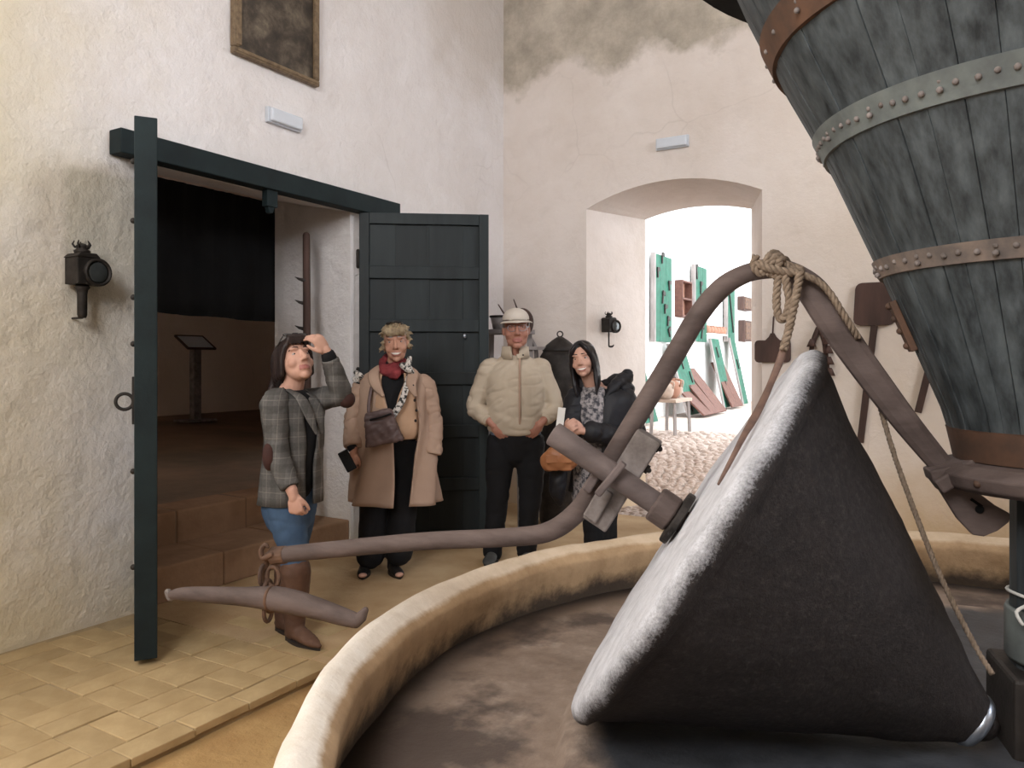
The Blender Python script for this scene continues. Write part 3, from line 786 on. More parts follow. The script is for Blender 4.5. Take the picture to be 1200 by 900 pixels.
# ================================================================== THINGS ON THE WALLS
# old dark painting
t = thing('painting', 'old dark painting in a dull gilt frame high above the doorway', 'painting', R(0.0, -2.955, 3.38), TH + PI / 2)
Fm = wm(t)        # local x along the wall (towards the corner), local y into the wall, z up
def pb_(name, x0, x1, y0, y1, z0, z1, mat, par=t, bev=0.004):
    m = MB(); m.box(((x0 + x1) / 2, (y0 + y1) / 2, (z0 + z1) / 2), (x1 - x0, y1 - y0, z1 - z0)); m.v = [Fm @ v for v in m.v]
    return m.build(name, mat, par, bevel=bev)
PH = 1.25
pb_('canvas', -0.33, 0.33, -0.025, -0.012, 0.03, PH - 0.03, MAT['canvas'])
for x0, x1, z0, z1 in ((-.37, .37, 0, .042), (-.37, .37, PH - .042, PH), (-.37, -.328, .042, PH - .042), (.328, .37, .042, PH - .042)):
    pb_('frame', x0, x1, -0.05, -0.004, z0, z1, MAT['gilt'], bev=0.008)
    pb_('frame_lip', x0 * .97, x1 * .97, -0.058, -0.03, z0 + .012, z1 - .012, MAT['gilt'], bev=0.005)
# two emergency lights
def emergency(label, base, rotz):
    t = thing('emergency_light', label, 'emergency light', base, rotz, 'wall emergency lights'); Fm = wm(t)
    def b(name, c, s, mat, bev):
        m = MB(); m.box(c, s); m.v = [Fm @ v for v in m.v]; return m.build(name, mat, t, bevel=bev)
    b('housing', (0, -0.016, 0.05), (0.30, 0.032, 0.105), MAT['plastic'], 0.006)
    b('cover', (0, -0.044, 0.05), (0.275, 0.03, 0.088), MAT['lens'], 0.010)
emergency('pale emergency light on the left wall beneath the old painting', R(0, -2.89, 3.02), TH + PI / 2)
emergency('pale emergency light on the wall above the archway', R(1.77, 0, 3.305), TH)

# carriage lantern left wall
def lantern(label, base, rotz, hook, s=1.0):
    """old carriage lamp: local -y sticks out of the wall"""
    t = thing('wall_lantern', label, 'lantern', base, rotz); Fm = wm(t)
    def fin(m, name, mat, par=t, smooth=False, bev=0):
        m.v = [Fm @ (v * s) for v in m.v]; return m.build(name, mat, par, smooth=smooth, bevel=bev)
    m = MB(); m.box((0, -0.10, 0), (0.125, 0.13, 0.15)); m.prism([(-.07, .075), (.07, .075), (.045, .10), (-.045, .10)], (0, -.17, 0), (1, 0, 0), (0, 0, 1), (0, 1, 0), .14)
    body = fin(m, 'body', MAT['iron'], bev=0.004)
    X = Matrix.Rotation(math.radians(78), 4, 'Y')
    Lm = Matrix.Translation((0.055, -0.11, -0.005)) @ Matrix.Rotation(math.radians(62), 4, 'X') @ Matrix.Rotation(0, 4, 'Z')
    Lm = Matrix.Translation((0.05, -0.14, -0.005)) @ Matrix.Rotation(math.radians(90), 4, 'X')
    m = MB(); m.lathe([(0.055, -0.02), (0.078, -0.01), (0.08, 0.035), (0.074, 0.045), (0.066, 0.045), (0.062, 0.03), (0.0, 0.03)], Lm, 28)
    lr = fin(m, 'lens_ring', MAT['iron'], body, True)
    m = MB(); m.lathe([(0.064, 0.031), (0.05, 0.037), (0.025, 0.041), (0.0, 0.042)], Lm, 24); fin(m, 'lens_glass', MAT['glass'], body, True)
    m = MB(); m.lathe([(0.04, .10), (0.044, .115), (0.03, .125), (0.03, .135), (0.037, .14), (0.018, .155), (0.0, .16)], Matrix.Translation((0, -.10, 0)), 14); fin(m, 'chimney', MAT['iron'], smooth=True)
    for k in range(5):
        a = k * 1.25; c = V((0.036 * math.cos(a), -.10 + .036 * math.sin(a), .135))
        m = MB(); m.tube([c, c + V((math.cos(a) * .012, math.sin(a) * .012, .018)), c + V((math.cos(a) * .004, math.sin(a) * .004, .035))], [.006, .006, .003], 6); fin(m, 'crown_prong', MAT['iron'], smooth=True)
    if hook:
        m = MB(); m.tube([(0, -.10, -.07), (0, -.10, -.22), (0.01, -.10, -.245), (.05, -.11, -.245), (.075, -.11, -.225)], [.010, .009, .012, .012, .005], 8, 3); fin(m, 'bracket_hook', MAT['iron'], smooth=True)
    else:
        m = MB(); m.lathe([(.030, -.075), (.042, -.09), (.030, -.105), (.026, -.13), (.026, -.245), (.02, -.262), (0, -.264)], Matrix.Translation((0, -.10, 0)), 16); fin(m, 'candle_tube', MAT['iron'], smooth=True)
    m = MB(); m.box((0, -.02, -.02), (.03, .05, .09)); m.tube([(0, 0.0, -.262), (0, -.1, -.262)], .006, 8) if not hook else m.box((0, -.02, .02), (.02, .03, .02)); fin(m, 'wall_bracket', MAT['iron'])
    return t
lantern('black carriage lantern with round lens on the left wall beside the door edge', R(0, -4.32, 1.885), TH + PI / 2, False, 0.92)
lantern('small black lantern with a hook on the archway reveal', W(0.882 - .006, 7.415 - .004, 1.755), math.atan2(0.545, 0.65) + math.radians(31), True, 0.80)

# hanging iron tools right of the arch
def flat_iron(name, outline, a, out, z, t, mat, parent):
    m = MB(); m.prism(outline, R(a, -out, z), NA, (0, 0, 1), NB, t); return m.build(name, mat, parent, bevel=0.003)
def rounded(w, h, r=0.03, top=None):
    o = []
    for cx, cz, a0 in ((w - r, h - r, 0), (-w + r, h - r, 90), (-w + r, -h + r, 180), (w - r, -h + r, 270)):
        for k in range(4):
            a = math.radians(a0 + 30 * k); o.append((cx + r * math.cos(a), cz + r * math.sin(a)))
    return o
t = thing('oven_scraper', 'small dark iron scraper hanging from its thin rod beside the arch', 'tool', R(2.633, 0, 1.40))
flat_iron('blade', rounded(.145, .092, .03), 2.633, 0.03, 1.50, 0.012, MAT['darkwood'], t)
m = MB(); m.prism([(-.06, 0), (.06, 0), (.03, .03), (.015, .06), (-.015, .06), (-.03, .03)], R(2.633, -.03, 1.59), NA, (0, 0, 1), NB, .012); m.build('shoulder', MAT['darkwood'], t)
m = MB(); m.tube([R(2.633, -.026, 1.62), R(2.64, -.02, 1.78), R(2.645, 0.0, 1.80)], 0.007, 8); m.build('rod', MAT['darkwood'], t, smooth=True)
def peel(label, a, ztop, bw, bh, lean, length, hook=True):
    t = thing('bread_peel', label, 'tool', R(a, 0, ztop - length))
    m = MB(); o = rounded(bw / 2, bh / 2, .05); o = [(p[0] * (1.0 + 0.12 * (-p[1] / bh)), p[1]) for p in o]
    m.prism(o, R(a, -.045, ztop - bh / 2), NA, (0, 0, 1), NB, .018); m.build('blade', MAT['darkwood'], t, bevel=.004)
    m = MB(); m.bar(R(a, -.034, ztop - bh), R(a + lean, -.03, ztop - length), .05, .022, up=NB); m.build('handle', MAT['darkwood'], t, bevel=.004)
    m = MB(); m.tube([R(a, -.03, ztop - .06), R(a, 0.0, ztop - .06)], .007, 8); m.build('peg', MAT['iron'], t)
peel('large dark wooden bread peel with square blade hung between the bell strap and the hopper', 3.40, 2.03, .285, .335, -.10, 1.25)
peel('dark wooden peel hung mostly behind the hopper', 3.86, 2.05, .26, .30, -.16, 1.02)
# strap of bells
t = thing('bell_strap', 'dark strap of small bells hanging behind the tip of the stone cone', 'bell strap', R(2.993, 0, 1.30))
m = MB(); m.torus(R(2.993, -.02, 1.745), .028, .006, NB, 16, 6); m.build('ring', MAT['rust'], t, smooth=True)
c = R(2.993, -.025, 1.70)
def strand(px):
    return [on_wall_b(x, y, -.035) for x, y in px]
for px, bells in (([(959, 385), (953, 400), (951, 415), (956, 440)], [(951, 402)]), ([(961, 385), (966, 400), (968, 418), (972, 445)], [(969, 399), (971, 410), (972, 423), (973, 436)])):
    pts = strand(px); m = MB(); m.tube(pts, [.022, .02, .018, .012], 8, 4, ref=NA); m.build('strap', MAT['darkwood'], t, smooth=True)
    for x, y in bells:
        b0 = on_wall_b(x, y, -.06); m = MB(); m.lathe([(0.0, .035), (.012, .033), (.022, .01), (.038, -.03), (.03, -.03), (0, -.01)], Matrix.Translation(b0), 12); m.build('bell', MAT['darkwood'], t, smooth=True)

# things standing by the corner behind the man
base = W(0.42, 6.72)
t = thing('iron_stove', 'dark domed iron stove with a ring on top behind the two people', 'stove', base)
T0 = Matrix.Translation(base)
m = MB(); m.lathe([(0.17, 0.0), (.18, .04), (.175, .9), (.19, 1.2), (.175, 1.46), (.15, 1.5), (0, 1.5)], T0, 28); m.build('body', MAT['iron'], t, smooth=True)
m = MB(); m.lathe([(0.15, 1.5), (.155, 1.515), (.12, 1.56), (.065, 1.605), (.025, 1.63), (0, 1.632)], T0, 28); m.build('lid', MAT['iron'], t, smooth=True)
m = MB(); m.torus(base + V((0, 0, 1.655)), .024, .006, W(0, 1, 0), 16, 6); m.build('ring', MAT['iron'], t, smooth=True)
m = MB(); m.bar(base + W(-.30, -.02, 1.53), base + W(.05, -.02, 1.53), .05, .03); m.build('shelf_arm', MAT['greywood'], t, bevel=.003)
# wooden stand with a bucket, half hidden behind the man
base = W(-0.07, 6.75); t = thing('wooden_stand', 'grey wooden stand in the corner behind the man in the white cap', 'stand', base)
for x, y in ((-.20, -.1), (.2, -.1), (-.2, .1), (.2, .1)):
    m = MB(); m.bar(base + V((x * 1.25, y * 1.3, 0)), base + V((x, y, 1.66)), .045, .045); m.build('leg', MAT['greywood'], t, bevel=.003)
m = MB(); m.box(base + V((0, 0, 1.675)), (.46, .30, .04)); m.build('top', MAT['greywood'], t, bevel=.004)
m = MB(); m.box(base + V((0, -.12, 1.2)), (.46, .03, .07)); m.build('crossbar', MAT['greywood'], t, bevel=.004)
base2 = at(586, 391, 6.7) ; base2.z = 1.695
t = thing('tin_bucket', 'grey tin bucket with a dark lip on the stand behind the man', 'bucket', base2)
T0 = Matrix.Translation(base2)
m = MB(); m.lathe([(0.0, 0.0), (.062, 0.0), (.085, .11), (.08, .11), (.058, .01), (0, .01)], T0, 20); m.build('body', MAT['greywood'], t, smooth=True)
m = MB(); m.torus(base2 + V((0, 0, .112)), .085, .01, (0, 0, 1), 22, 6); m.build('lip', MAT['iron'], t, smooth=True)
# hay fork leaning behind him, and a horse collar
fb = W(0.30, 6.65); ft = at(617, 382, 6.95)
t = thing('hay_fork', 'grey wooden hay fork with two prongs leaning in the corner behind the cap', 'fork', fb)
p1 = at(606, 385, 7.0)
m = MB(); m.tube([W(0.30, 6.65, 0.0), at(628, 408, 6.8), at(612, 378, 6.95)], [.02, .02, .018], 8); m.build('handle', MAT['greywood'], t, smooth=True)
for a, b in (((600, 380), (584, 357)), ((612, 378), (602, 351))):
    m = MB(); m.tube([at(612, 380, 6.95), at(a[0], a[1], 6.95), at(b[0], b[1], 6.95)], [.013, .012, .005], 8, 4); m.build('prong', MAT['darkwood'], t, smooth=True)
hc = at(612, 378, 6.6)
t = thing('horse_collar', 'dark padded horse collar hung in the corner behind the cap', 'horse collar', V((hc.x, hc.y, hc.z - .2)))
m = MB(); m.torus(hc, .075, .024, W(0, 1, .1), 28, 10, 1.35, (0, 0, 1)); m.build('padding', MAT['darkwood'], t, smooth=True)
m = MB(); m.box(hc + V((0, .0, .10)), (.04, .05, .03)); m.build('clasp', MAT['iron'], t, bevel=.004)
# ================================================================== OLIVE MILL
A = W(1.565, 2.2)
EX = W(-math.cos(.285), math.sin(.285)).normalized()      # heading of the draw bar and of the cone
EY_ = W(math.sin(.285), math.cos(.285)).normalized()      # away from the camera
UP = V((0, 0, 1))
def dep(p): return (G.inverted() @ p).y
TA = Matrix.Translation(A)
def on_bar(px, py, off=0.0): return hit(px, py, A + EY_ * off, EY_)   # the draw bar's vertical plane
# masonry basin
t = thing('mill_basin', 'round whitewashed stone basin of the olive mill', 'mill basin', A)
prof = [(2.17, -0.06), (2.175, 0.2), (2.165, .44), (2.15, .475), (2.12, .487), (2.07, .465), (2.03, .432), (2.025, .415), (2.045, .32), (2.06, .23), (2.06, .15), (2.06, -.06)]
m = MB(); m.lathe(prof, TA, 160, closed=True)
me = m.mesh()
for v in me.vertices:
    p = v.co - A; k = 0.022 if v.co.z > 0.1 else 0.0
    q = V((p.x * 1.8, p.y * 1.8, p.z * 2)); d = V((p.x, p.y, 0)).normalized()
    v.co += d * (noise.noise(q) * k + noise.noise(q * 3.3) * k * .5); v.co.z += (noise.noise(q * 1.7 + V((5, 3, 1))) * .016 + noise.noise(q * 4) * .007) if k else 0
bm = bmesh.new(); bm.from_mesh(me); bmesh.ops.subdivide_edges(bm, edges=bm.edges, cuts=1, smooth=.6); bmesh.ops.recalc_face_normals(bm, faces=bm.faces); bm.to_mesh(me); bm.free()
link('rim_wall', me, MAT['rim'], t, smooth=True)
m = MB(); m.lathe([(0.0, 0.318), (0.6, 0.318), (1.2, .317), (1.37, .312), (1.41, .295), (1.44, .245), (1.55, .236), (1.8, .232), (2.08, .228), (2.08, .1), (0.0, .1)], TA, 96); m.build('mill_bed', MAT['bed'], t, smooth=True)
# central post
t = thing('mill_post', 'grey painted centre post under the hopper with iron bearing at its foot', 'post', A + V((0, 0, .3)))
m = MB(); m.lathe([(.118, .30), (.118, 1.06), (0, 1.06)], TA, 12); m.build('shaft', MAT['stave'], t)
m = MB(); m.lathe([(.128, .56), (.132, .57), (.132, .70), (.128, .71), (.12, .71), (.12, .56)], TA, 24); m.build('sleeve', MAT['greyhoop'], t, smooth=True)
m = MB(); m.torus(A + V((0, 0, .735)), .125, .005, (.12, .1, 1), 32, 6); m.tube([A + W(-.125, -.05, .735), A + W(-.16, -.06, .72), A + W(-.15, -.07, .69)], .005, 6, 3); m.build('cable_tie', MAT['paper'], t, smooth=True)
blk = A + EX * .115 + V((0, 0, .415)); RB = Matrix((EX, EY_, UP)).transposed()
m = MB(); m.box(A + V((0, 0, .42)), (.30, .26, .24), RB); bb = m.build('bearing_block', MAT['iron'], t, bevel=.012)
nose = A - EY_ * .14
m = MB(); m.box(A - EY_ * .142 + EX * .06 + V((0, 0, .44)), (.02, .02, .11), RB @ Matrix.Rotation(.3, 3, 'Y')); m.build('slot_key', MAT['curtain'], bb)
m = MB(); m.ell(A - EY_ * .135 + EX * .075 + V((0, 0, .35)), (.022, .018, .022), None, 14, 8); m.build('bolt_head', MAT['rust'], bb, smooth=True)
# rolling stone cone
AL = .568; RB_ = .664; LA = .983; RA_ = .05
ax = (EX * math.cos(AL) + UP * math.sin(AL)).normalized()
xr = (UP - UP.dot(ax) * ax).normalized(); yr = ax.cross(xr)
CC = W(.548, 2.408, .907)
CM = Matrix.Translation(CC - ax * LA) @ Matrix((xr, yr, ax)).transposed().to_4x4()
prof = [(0.0, -.02), (.03, -.018), (.045, 0.0)]
for i in range(1, 30):
    f = i / 30; z = LA * .955 * f; r = RA_ + (RB_ - .012 - RA_) * f; prof.append((r - .005 * math.exp(-((f - .82) / .08) ** 2), z))
for k in range(0, 9):
    a = math.radians(-25 + 110 * k / 8); prof.append((RB_ - .040 + .040 * math.cos(a), LA - .040 + .040 * math.sin(a)))
for r, dz in ((.52, .006), (.4, .010), (.25, .012), (.1, .012), (0, .012)): prof.append((r, LA + dz))
m = MB(); m.lathe(prof, CM, 140)
me = m.mesh(); bm = bmesh.new(); bm.from_mesh(me); bmesh.ops.recalc_face_normals(bm, faces=bm.faces); bm.to_mesh(me); bm.free(); me.update()
inv = CM.inverted()
nn = [v.normal.copy() for v in me.vertices]
for v, n in zip(me.vertices, nn):
    p = inv @ v.co; v.co += n * (noise.noise(p * 5) * .007 + noise.noise(p * 14) * .004 + noise.noise(p * 40) * .0022)
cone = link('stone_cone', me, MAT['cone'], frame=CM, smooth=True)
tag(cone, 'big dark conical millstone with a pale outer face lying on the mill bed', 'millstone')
# steel collar on the pin at the cone's tip
m = MB(); m.lathe([(.045, .02), (.075, .025), (.082, .04), (.08, .055), (.055, .06), (.045, .058)], CM, 24, closed=True)
tag(m.build('pin_collar', MAT['steel'], smooth=True, base=CM.translation), 'bright steel collar between the tip of the stone cone and the centre bearing', 'collar')
# axle with its collar and washer, sticking out of the cone's pale face
c0 = CM @ V((0, 0, LA + .012))
t = thing('mill_axle', 'round wooden axle sticking out of the pale face of the stone cone', 'axle', c0)
m = MB(); m.tube([c0 - ax * .02, c0 + ax * .25, c0 + ax * .50], [.036, .0375, .041], 24, 3, round_=False); m.build('shaft', MAT['axle'], t, smooth=False, bevel=.006)
for f in t.children[0].data.polygons: f.use_smooth = len(f.vertices) == 4
AXM = Matrix.Translation(c0) @ Matrix((xr, yr, ax)).transposed().to_4x4()
m = MB(); m.lathe([(.036, .035), (.052, .035), (.058, .042), (.058, .10), (.052, .107), (.036, .107)], AXM, 28, closed=True); m.build('collar', MAT['beam'], t, smooth=False, bevel=.003)
m = MB(); m.lathe([(.036, .010), (.088, .010), (.09, .014), (.09, .030), (.086, .034), (.036, .034)], AXM, 28, closed=True); m.build('washer', MAT['iron'], t, bevel=.002)
m = MB(); m.tube([c0 + ax * .022 - EY_ * .085 + xr * -.02, c0 + ax * .022 - EY_ * .12 + xr * -.03], .006, 8); m.build('split_pin', MAT['iron'], t)
# curved draw bar, just behind the axle
OFF = 0.0
t = thing('draw_bar', 'long curved wooden draw bar arching over the stone cone', 'draw bar', on_bar(715, 560, OFF))
pxs = [(322, 651, 9.5, 9.5), (400, 643, 10, 10), (500, 634, 10.5, 10.5), (590, 630, 11, 11), (640, 624, 12, 11.5), (672, 604, 12.5, 12), (694, 575, 12.5, 12), (740, 499, 13, 12), (790, 417, 13, 12), (818, 370, 13, 12), (846, 337, 12.5, 12), (876, 320, 12, 11), (905, 315, 12, 11)]
pts = [on_bar(x, y, OFF) for x, y, r, q in pxs]; rad = [(r * dep(p) / F, q * dep(p) / F) for (x, y, r, q), p in zip(pxs, pts)]
m = MB(); m.tube(pts, rad, 16, 6, ref=UP if False else EY_ * -1)
m.build('round_bar', MAT['beam'], t, smooth=True)
# the flat forged half from the crown down to the hopper ring
pxs = [(880, 318, 11), (905, 314, 12), (930, 322, 14), (952, 341, 18), (972, 371, 18.5), (1000, 412, 17.5), (1030, 453, 16.5), (1065, 499, 15), (1108, 551, 13)]
offs = [0.0] * 9
pts = [on_bar(x, y, o) for (x, y, r), o in zip(pxs, offs)]
rad = [(.022, r * dep(p) / F) for (x, y, r), p in zip(pxs, pts)]
m = MB(); m.tube(pts, rad, 12, 5, ref=EY_ * -1, round_=False); m.build('flat_arm', MAT['beam'], t, smooth=False, bevel=.004)
# bearing board along the bar, with bolts
def board(px, w, h, off, name, mat, par):
    a, b = on_bar(px[0], px[1], off), on_bar(px[2], px[3], off)
    m = MB(); m.bar(a, b, w, h, up=EY_); return m.build(name, mat, par, bevel=.006)
bd = board((698, 613, 762, 510), .088, .075, OFF - .02, 'bearing_board', MAT['board'], t)
for x, y in ((764, 520), (751, 545), (700, 606)):
    p = on_bar(x, y, OFF - .02); q = on_bar(x + 9, y + 6, OFF - .02)
    m = MB(); m.tube([p, q], .010, 8); m.tube([q + (p - q) * .5, q], .017, 6, round_=False); m.build('bolt', MAT['iron'], bd)
board((692, 607, 712, 573), .05, .06, OFF - .05, 'bearing_shim', MAT['board'], t)
board((700, 580, 731, 542), .024, .03, -.145, 'wedge', MAT['axle'], t)
board((688, 575, 700, 555), .03, .05, OFF - .04, 'clamp_ear', MAT['axle'], t)
#p = on_bar(727, 497, OFF + .03); m = MB(); m.tube([p, p + EX * .03 + V((0, 0, .01))], .018, 8); m.build('bolt', MAT['beam'], t)
# iron ferrule and hooks at the outer end
p0 = on_bar(322, 651, OFF); p1 = on_bar(335, 650, OFF); d = (p0 - p1).normalized()
m = MB(); m.tube([p1, p0 + d * .01], .034, 14, round_=False); m.build('ferrule', MAT['rust'], t, bevel=.003)
m = MB(); m.tube([p0, p0 + d * .03, on_bar(312, 660, OFF), on_bar(309, 676, OFF), on_bar(314, 688, OFF)], [.018, .016, .012, .011, .010], 10, 4); m.build('end_hook', MAT['rust'], t, smooth=True)
m = MB(); m.tube([on_bar(318, 650, OFF - .03), on_bar(308, 654, OFF - .03), on_bar(306, 645, OFF - .03), on_bar(311, 638, OFF - .03), on_bar(314, 641, OFF - .03)], [.012, .011, .010, .008, .006], 8, 4); m.build('upper_hook', MAT['rust'], t, smooth=True)
# hanging links and yoke
def oval_link(name, c, r, axis, up, par=None, el=1.5):
    m = MB(); m.torus(c, r, .008, axis, 20, 8, el, up); return m.build(name, MAT['rust'], par, smooth=True)
t = thing('hanging_chain', 'short rusty chain joining the draw bar end to the wooden yoke', 'chain', on_bar(314, 705, OFF))
for x, y, a in ((309, 674, EX), (320, 676, EY_), (314, 692, EX), (316, 705, EY_), (314, 716, EX)):
    oval_link('link', on_bar(x, y, OFF - .01), .026, a, UP, t)
t = thing('animal_yoke', 'curved dark wooden yoke bar hanging low beneath the draw bar end', 'yoke', on_bar(316, 706, OFF))
pxs = [(198, 698, 4), (212, 696, 7.5), (245, 697, 9.5), (285, 699, 11), (318, 701, 14), (345, 706, 14), (375, 714, 12), (400, 722, 10.5), (416, 727, 9)]
pts = [on_bar(x, y, OFF - .035) for x, y, r in pxs]; rad = [r * dep(p) / F for (x, y, r), p in zip(pxs, pts)]
m = MB(); m.tube(pts, rad, 14, 5); m.build('yoke_bar', MAT['beam'], t, smooth=True)
m = MB(); m.tube([on_bar(417, 729, OFF - .035), on_bar(423, 723, OFF - .035), on_bar(428, 715, OFF - .035)], [.022, .022, .012], 10); m.build('yoke_tip', MAT['beam'], t, smooth=True)
m = MB(); m.tube([on_bar(200, 700, OFF - .035), on_bar(197, 694, OFF - .035)], [.016, .014], 10); m.build('yoke_knob', MAT['board'], t, smooth=True)
m = MB(); m.torus(on_bar(318, 701, OFF - .035), .042, .007, pts[21] - pts[19] if len(pts) > 21 else EX, 20, 6); m.build('binding', MAT['rust'], t, smooth=True)
# iron ring and bracket under the hopper
t = thing('hopper_ring', 'iron ring and bracket plate under the hopper holding the draw bar', 'iron ring', A + V((0, 0, 1.06)))
m = MB(); m.lathe([(.245, 1.135), (.29, 1.125), (.325, 1.10), (.315, 1.065), (.29, 1.05), (.24, 1.075), (.13, 1.09), (.125, 1.135)], TA, 56, closed=True); m.build('ring', MAT['beam'], t, smooth=False, bevel=.006)
for k in range(14):
    a = k * 2 * PI / 14; m = MB(); m.ell(A + V((.318 * math.cos(a), .318 * math.sin(a), 1.085)), (.011, .011, .011), None, 8, 6); m.build('rivet', MAT['rust'], t, smooth=True)
m = MB(); m.bar(on_bar(1096, 569, -.06), on_bar(1141, 543, -.06), .042, .09, up=EY_); m.build('clamp_bar', MAT['beam'], t, bevel=.006)
m = MB(); m.bar(on_bar(1087, 556, -.03), on_bar(1140, 545, -.03), .035, .10, up=EY_); m.build('clamp_bar', MAT['beam'], t, bevel=.006)
sh = [(1092, 560), (1112, 556), (1140, 552), (1150, 580), (1166, 592), (1184, 602), (1183, 612), (1170, 622), (1153, 629), (1140, 627), (1122, 608)]
fr = [on_bar(x, y, -.04) for x, y in sh]; o = fr[0]
m = MB(); m.prism([((p - o).dot(EX), p.z - o.z) for p in fr], o, EX, UP, EY_, .025); pl = m.build('shield_plate', MAT['beam'], t, bevel=.004)
p = on_bar(1148, 597, -.045); m = MB(); m.ell(p, (.012, .008, .012), None, 10, 6); m.build('bolt_hole', MAT['curtain'], pl, smooth=True)
p = on_bar(1138, 585, -.045); m = MB(); m.bar(p, p + EX * -.028 - UP * .02, .006, .008); m.build('bolt_hole', MAT['curtain'], pl)
# hopper: wooden staves, iron hoops with rivets
HP = [(1.135, .252), (1.22, .270), (1.45, .362), (1.695, .462), (2.064, .620), (2.345, .765), (2.57, .868), (2.86, .985)]
def hr(z):
    for (z0, r0), (z1, r1) in zip(HP[:-1], HP[1:]):
        if z <= z1: return r0 + (r1 - r0) * (z - z0) / (z1 - z0)
    return HP[-1][1]
t = thing('grain_hopper', 'huge grey blue wooden hopper with riveted iron hoops above the mill', 'hopper', A + V((0, 0, 1.135)))
NS = 46; rnd = random.Random(11); cuts = [0.0]
for i in range(NS): cuts.append(cuts[-1] + rnd.uniform(.8, 1.2))
cuts = [c / cuts[-1] * 2 * PI for c in cuts]
zz = [1.135 + (2.86 - 1.135) * i / 12 for i in range(13)]
for i in range(NS):
    a0, a1 = cuts[i], cuts[i + 1]; off = rnd.uniform(-.003, .003); g = .0007
    vs = []; TH_ = .035
    for z in zz:
        r = hr(z) + off; e = g / r * .8
        for (aa, rr) in ((a0 + e, r - .0018), (a0 + e * 3, r), ((a0 + a1) / 2, r + .0015), (a1 - e * 3, r), (a1 - e, r - .0018), (a1 - e, r - TH_), (a0 + e, r - TH_)):
            vs.append(A + V((rr * math.cos(aa), rr * math.sin(aa), z)))
    n = 7; fs = [tuple(range(n))[::-1], tuple((len(zz) - 1) * n + j for j in range(n))]
    for q in range(len(zz) - 1):
        for j in range(n): fs.append((q * n + j, q * n + (j + 1) % n, (q + 1) * n + (j + 1) % n, (q + 1) * n + j))
    m = MB(); m.add(vs, fs); m.build('stave', MAT['stave'], t)
def hoop(z0, z1, mat, rivets, rz=None, thick=.006):
    m = MB(); a, b = hr(z0), hr(z1)
    zl = sorted({z0, z1} | {z for z, r in HP if z0 < z < z1}); m.lathe([(hr(z) + .005 + thick, z) for z in zl] + [(hr(z) - .002, z) for z in reversed(zl)], TA, 120, closed=True)
    h = m.build('hoop', mat, t)
    step = rivets
    zc = (z0 + z1) / 2; r = hr(zc) + .005 + thick
    k = 0; a = PI * .75 + .54
    rr = random.Random(int(z0 * 1000))
    while a < PI * 1.72 + .54:
        for dz in ((-.012, .012) if k % 5 == 0 else (0,)):
            m = MB(); m.ell(A + V((r * math.cos(a), r * math.sin(a), zc + dz + rr.uniform(-.006, .006))), (.0085, .0085, .0085), None, 8, 5); m.build('rivet', MAT['board'], h, smooth=True)
        a += step * rr.uniform(.75, 1.25); k += 1
hoop(2.345, 2.43, MAT['rusthoop'], .19)
hoop(2.045, 2.115, MAT['greyhoop'], .07)
hoop(1.672, 1.722, MAT['oldhoop'], .10)
hoop(1.135, 1.225, MAT['rusthoop'], 9.0)
# iron strap with bolts down the near-left edge of the hopper
ang = math.atan2(-.0, -1)
for a_, z0, z1 in ((math.radians(163 + 31), 1.45, 1.60),):
    q0 = A + V((hr(z0) + .012) * V((math.cos(a_), math.sin(a_), 0))) if False else A + V((math.cos(a_) * (hr(z0) + .012), math.sin(a_) * (hr(z0) + .012), z0))
    q1 = A + V((math.cos(a_) * (hr(z1) + .012), math.sin(a_) * (hr(z1) + .012), z1))
    m = MB(); m.bar(q0, q1, .05, .02, up=V((math.cos(a_), math.sin(a_), 0))); sp = m.build('hoop_clasp', MAT['rusthoop'], t, bevel=.003)
    for f in (.1, .4, .65, .9):
        m = MB(); c = q0.lerp(q1, f); m.ell(c + V((math.cos(a_), math.sin(a_), 0)) * .012, (.011, .011, .011), None, 8, 5); m.build('rivet', MAT['rust'], sp, smooth=True)
# dark round iron collar plate at the top of the hopper
m = MB(); m.lathe([(.90, 2.76), (1.115, 2.80), (1.125, 2.82), (1.125, 2.86), (1.10, 2.87), (.95, 2.87)], TA, 72, closed=True); m.build('top_collar', MAT['curtain'], t, smooth=False)

# ropes and strap on the draw bar
t = thing('hemp_rope', 'hemp rope knotted round the top of the draw bar with a hanging loop', 'rope', on_bar(908, 312, 0.0))
rr_ = .0135
def pt(x, y, o=0.03): return on_bar(x, y, o - .075)
m = MB()
m.rope([pt(886, 300, .03), pt(884, 312, .03), pt(893, 320, .03), pt(905, 306, .03), pt(912, 300, .05)], rr_)
m.rope([pt(893, 322, .03), pt(900, 303, .02), pt(908, 297, .09), pt(914, 306, .13), pt(908, 325, .12)], rr_)
m.rope([pt(898, 322, .03), pt(906, 304, .02), pt(914, 301, .08), pt(919, 312, .13)], rr_)
m.rope([pt(905, 325, .03), pt(914, 306, .02), pt(921, 306, .08), pt(926, 318, .13)], rr_)
m.rope([pt(888, 308, .02), pt(900, 314, 0.01), pt(918, 318, 0.01), pt(934, 320, .02), pt(938, 316, .05), pt(925, 312, .05), pt(908, 303, .02)], rr_)
m.build('knot', MAT['hemp'], t, smooth=True)
m = MB(); m.rope([pt(913, 316, .02), pt(911, 335, .02), pt(910, 355, .02), pt(912, 369, .02), pt(917, 374, .015), pt(922, 368, .01), pt(925, 352, .01), pt(922, 335, .01), pt(919, 318, .02)], rr_ * .95); m.build('loop', MAT['hemp'], t, smooth=True)
m = MB(); m.rope([pt(938, 318, .0), pt(934, 340, .0), pt(929, 365, -.01), pt(923, 392, -.015), pt(918, 410, -.02)], rr_); m.build('tail', MAT['hemp'], t, smooth=True)
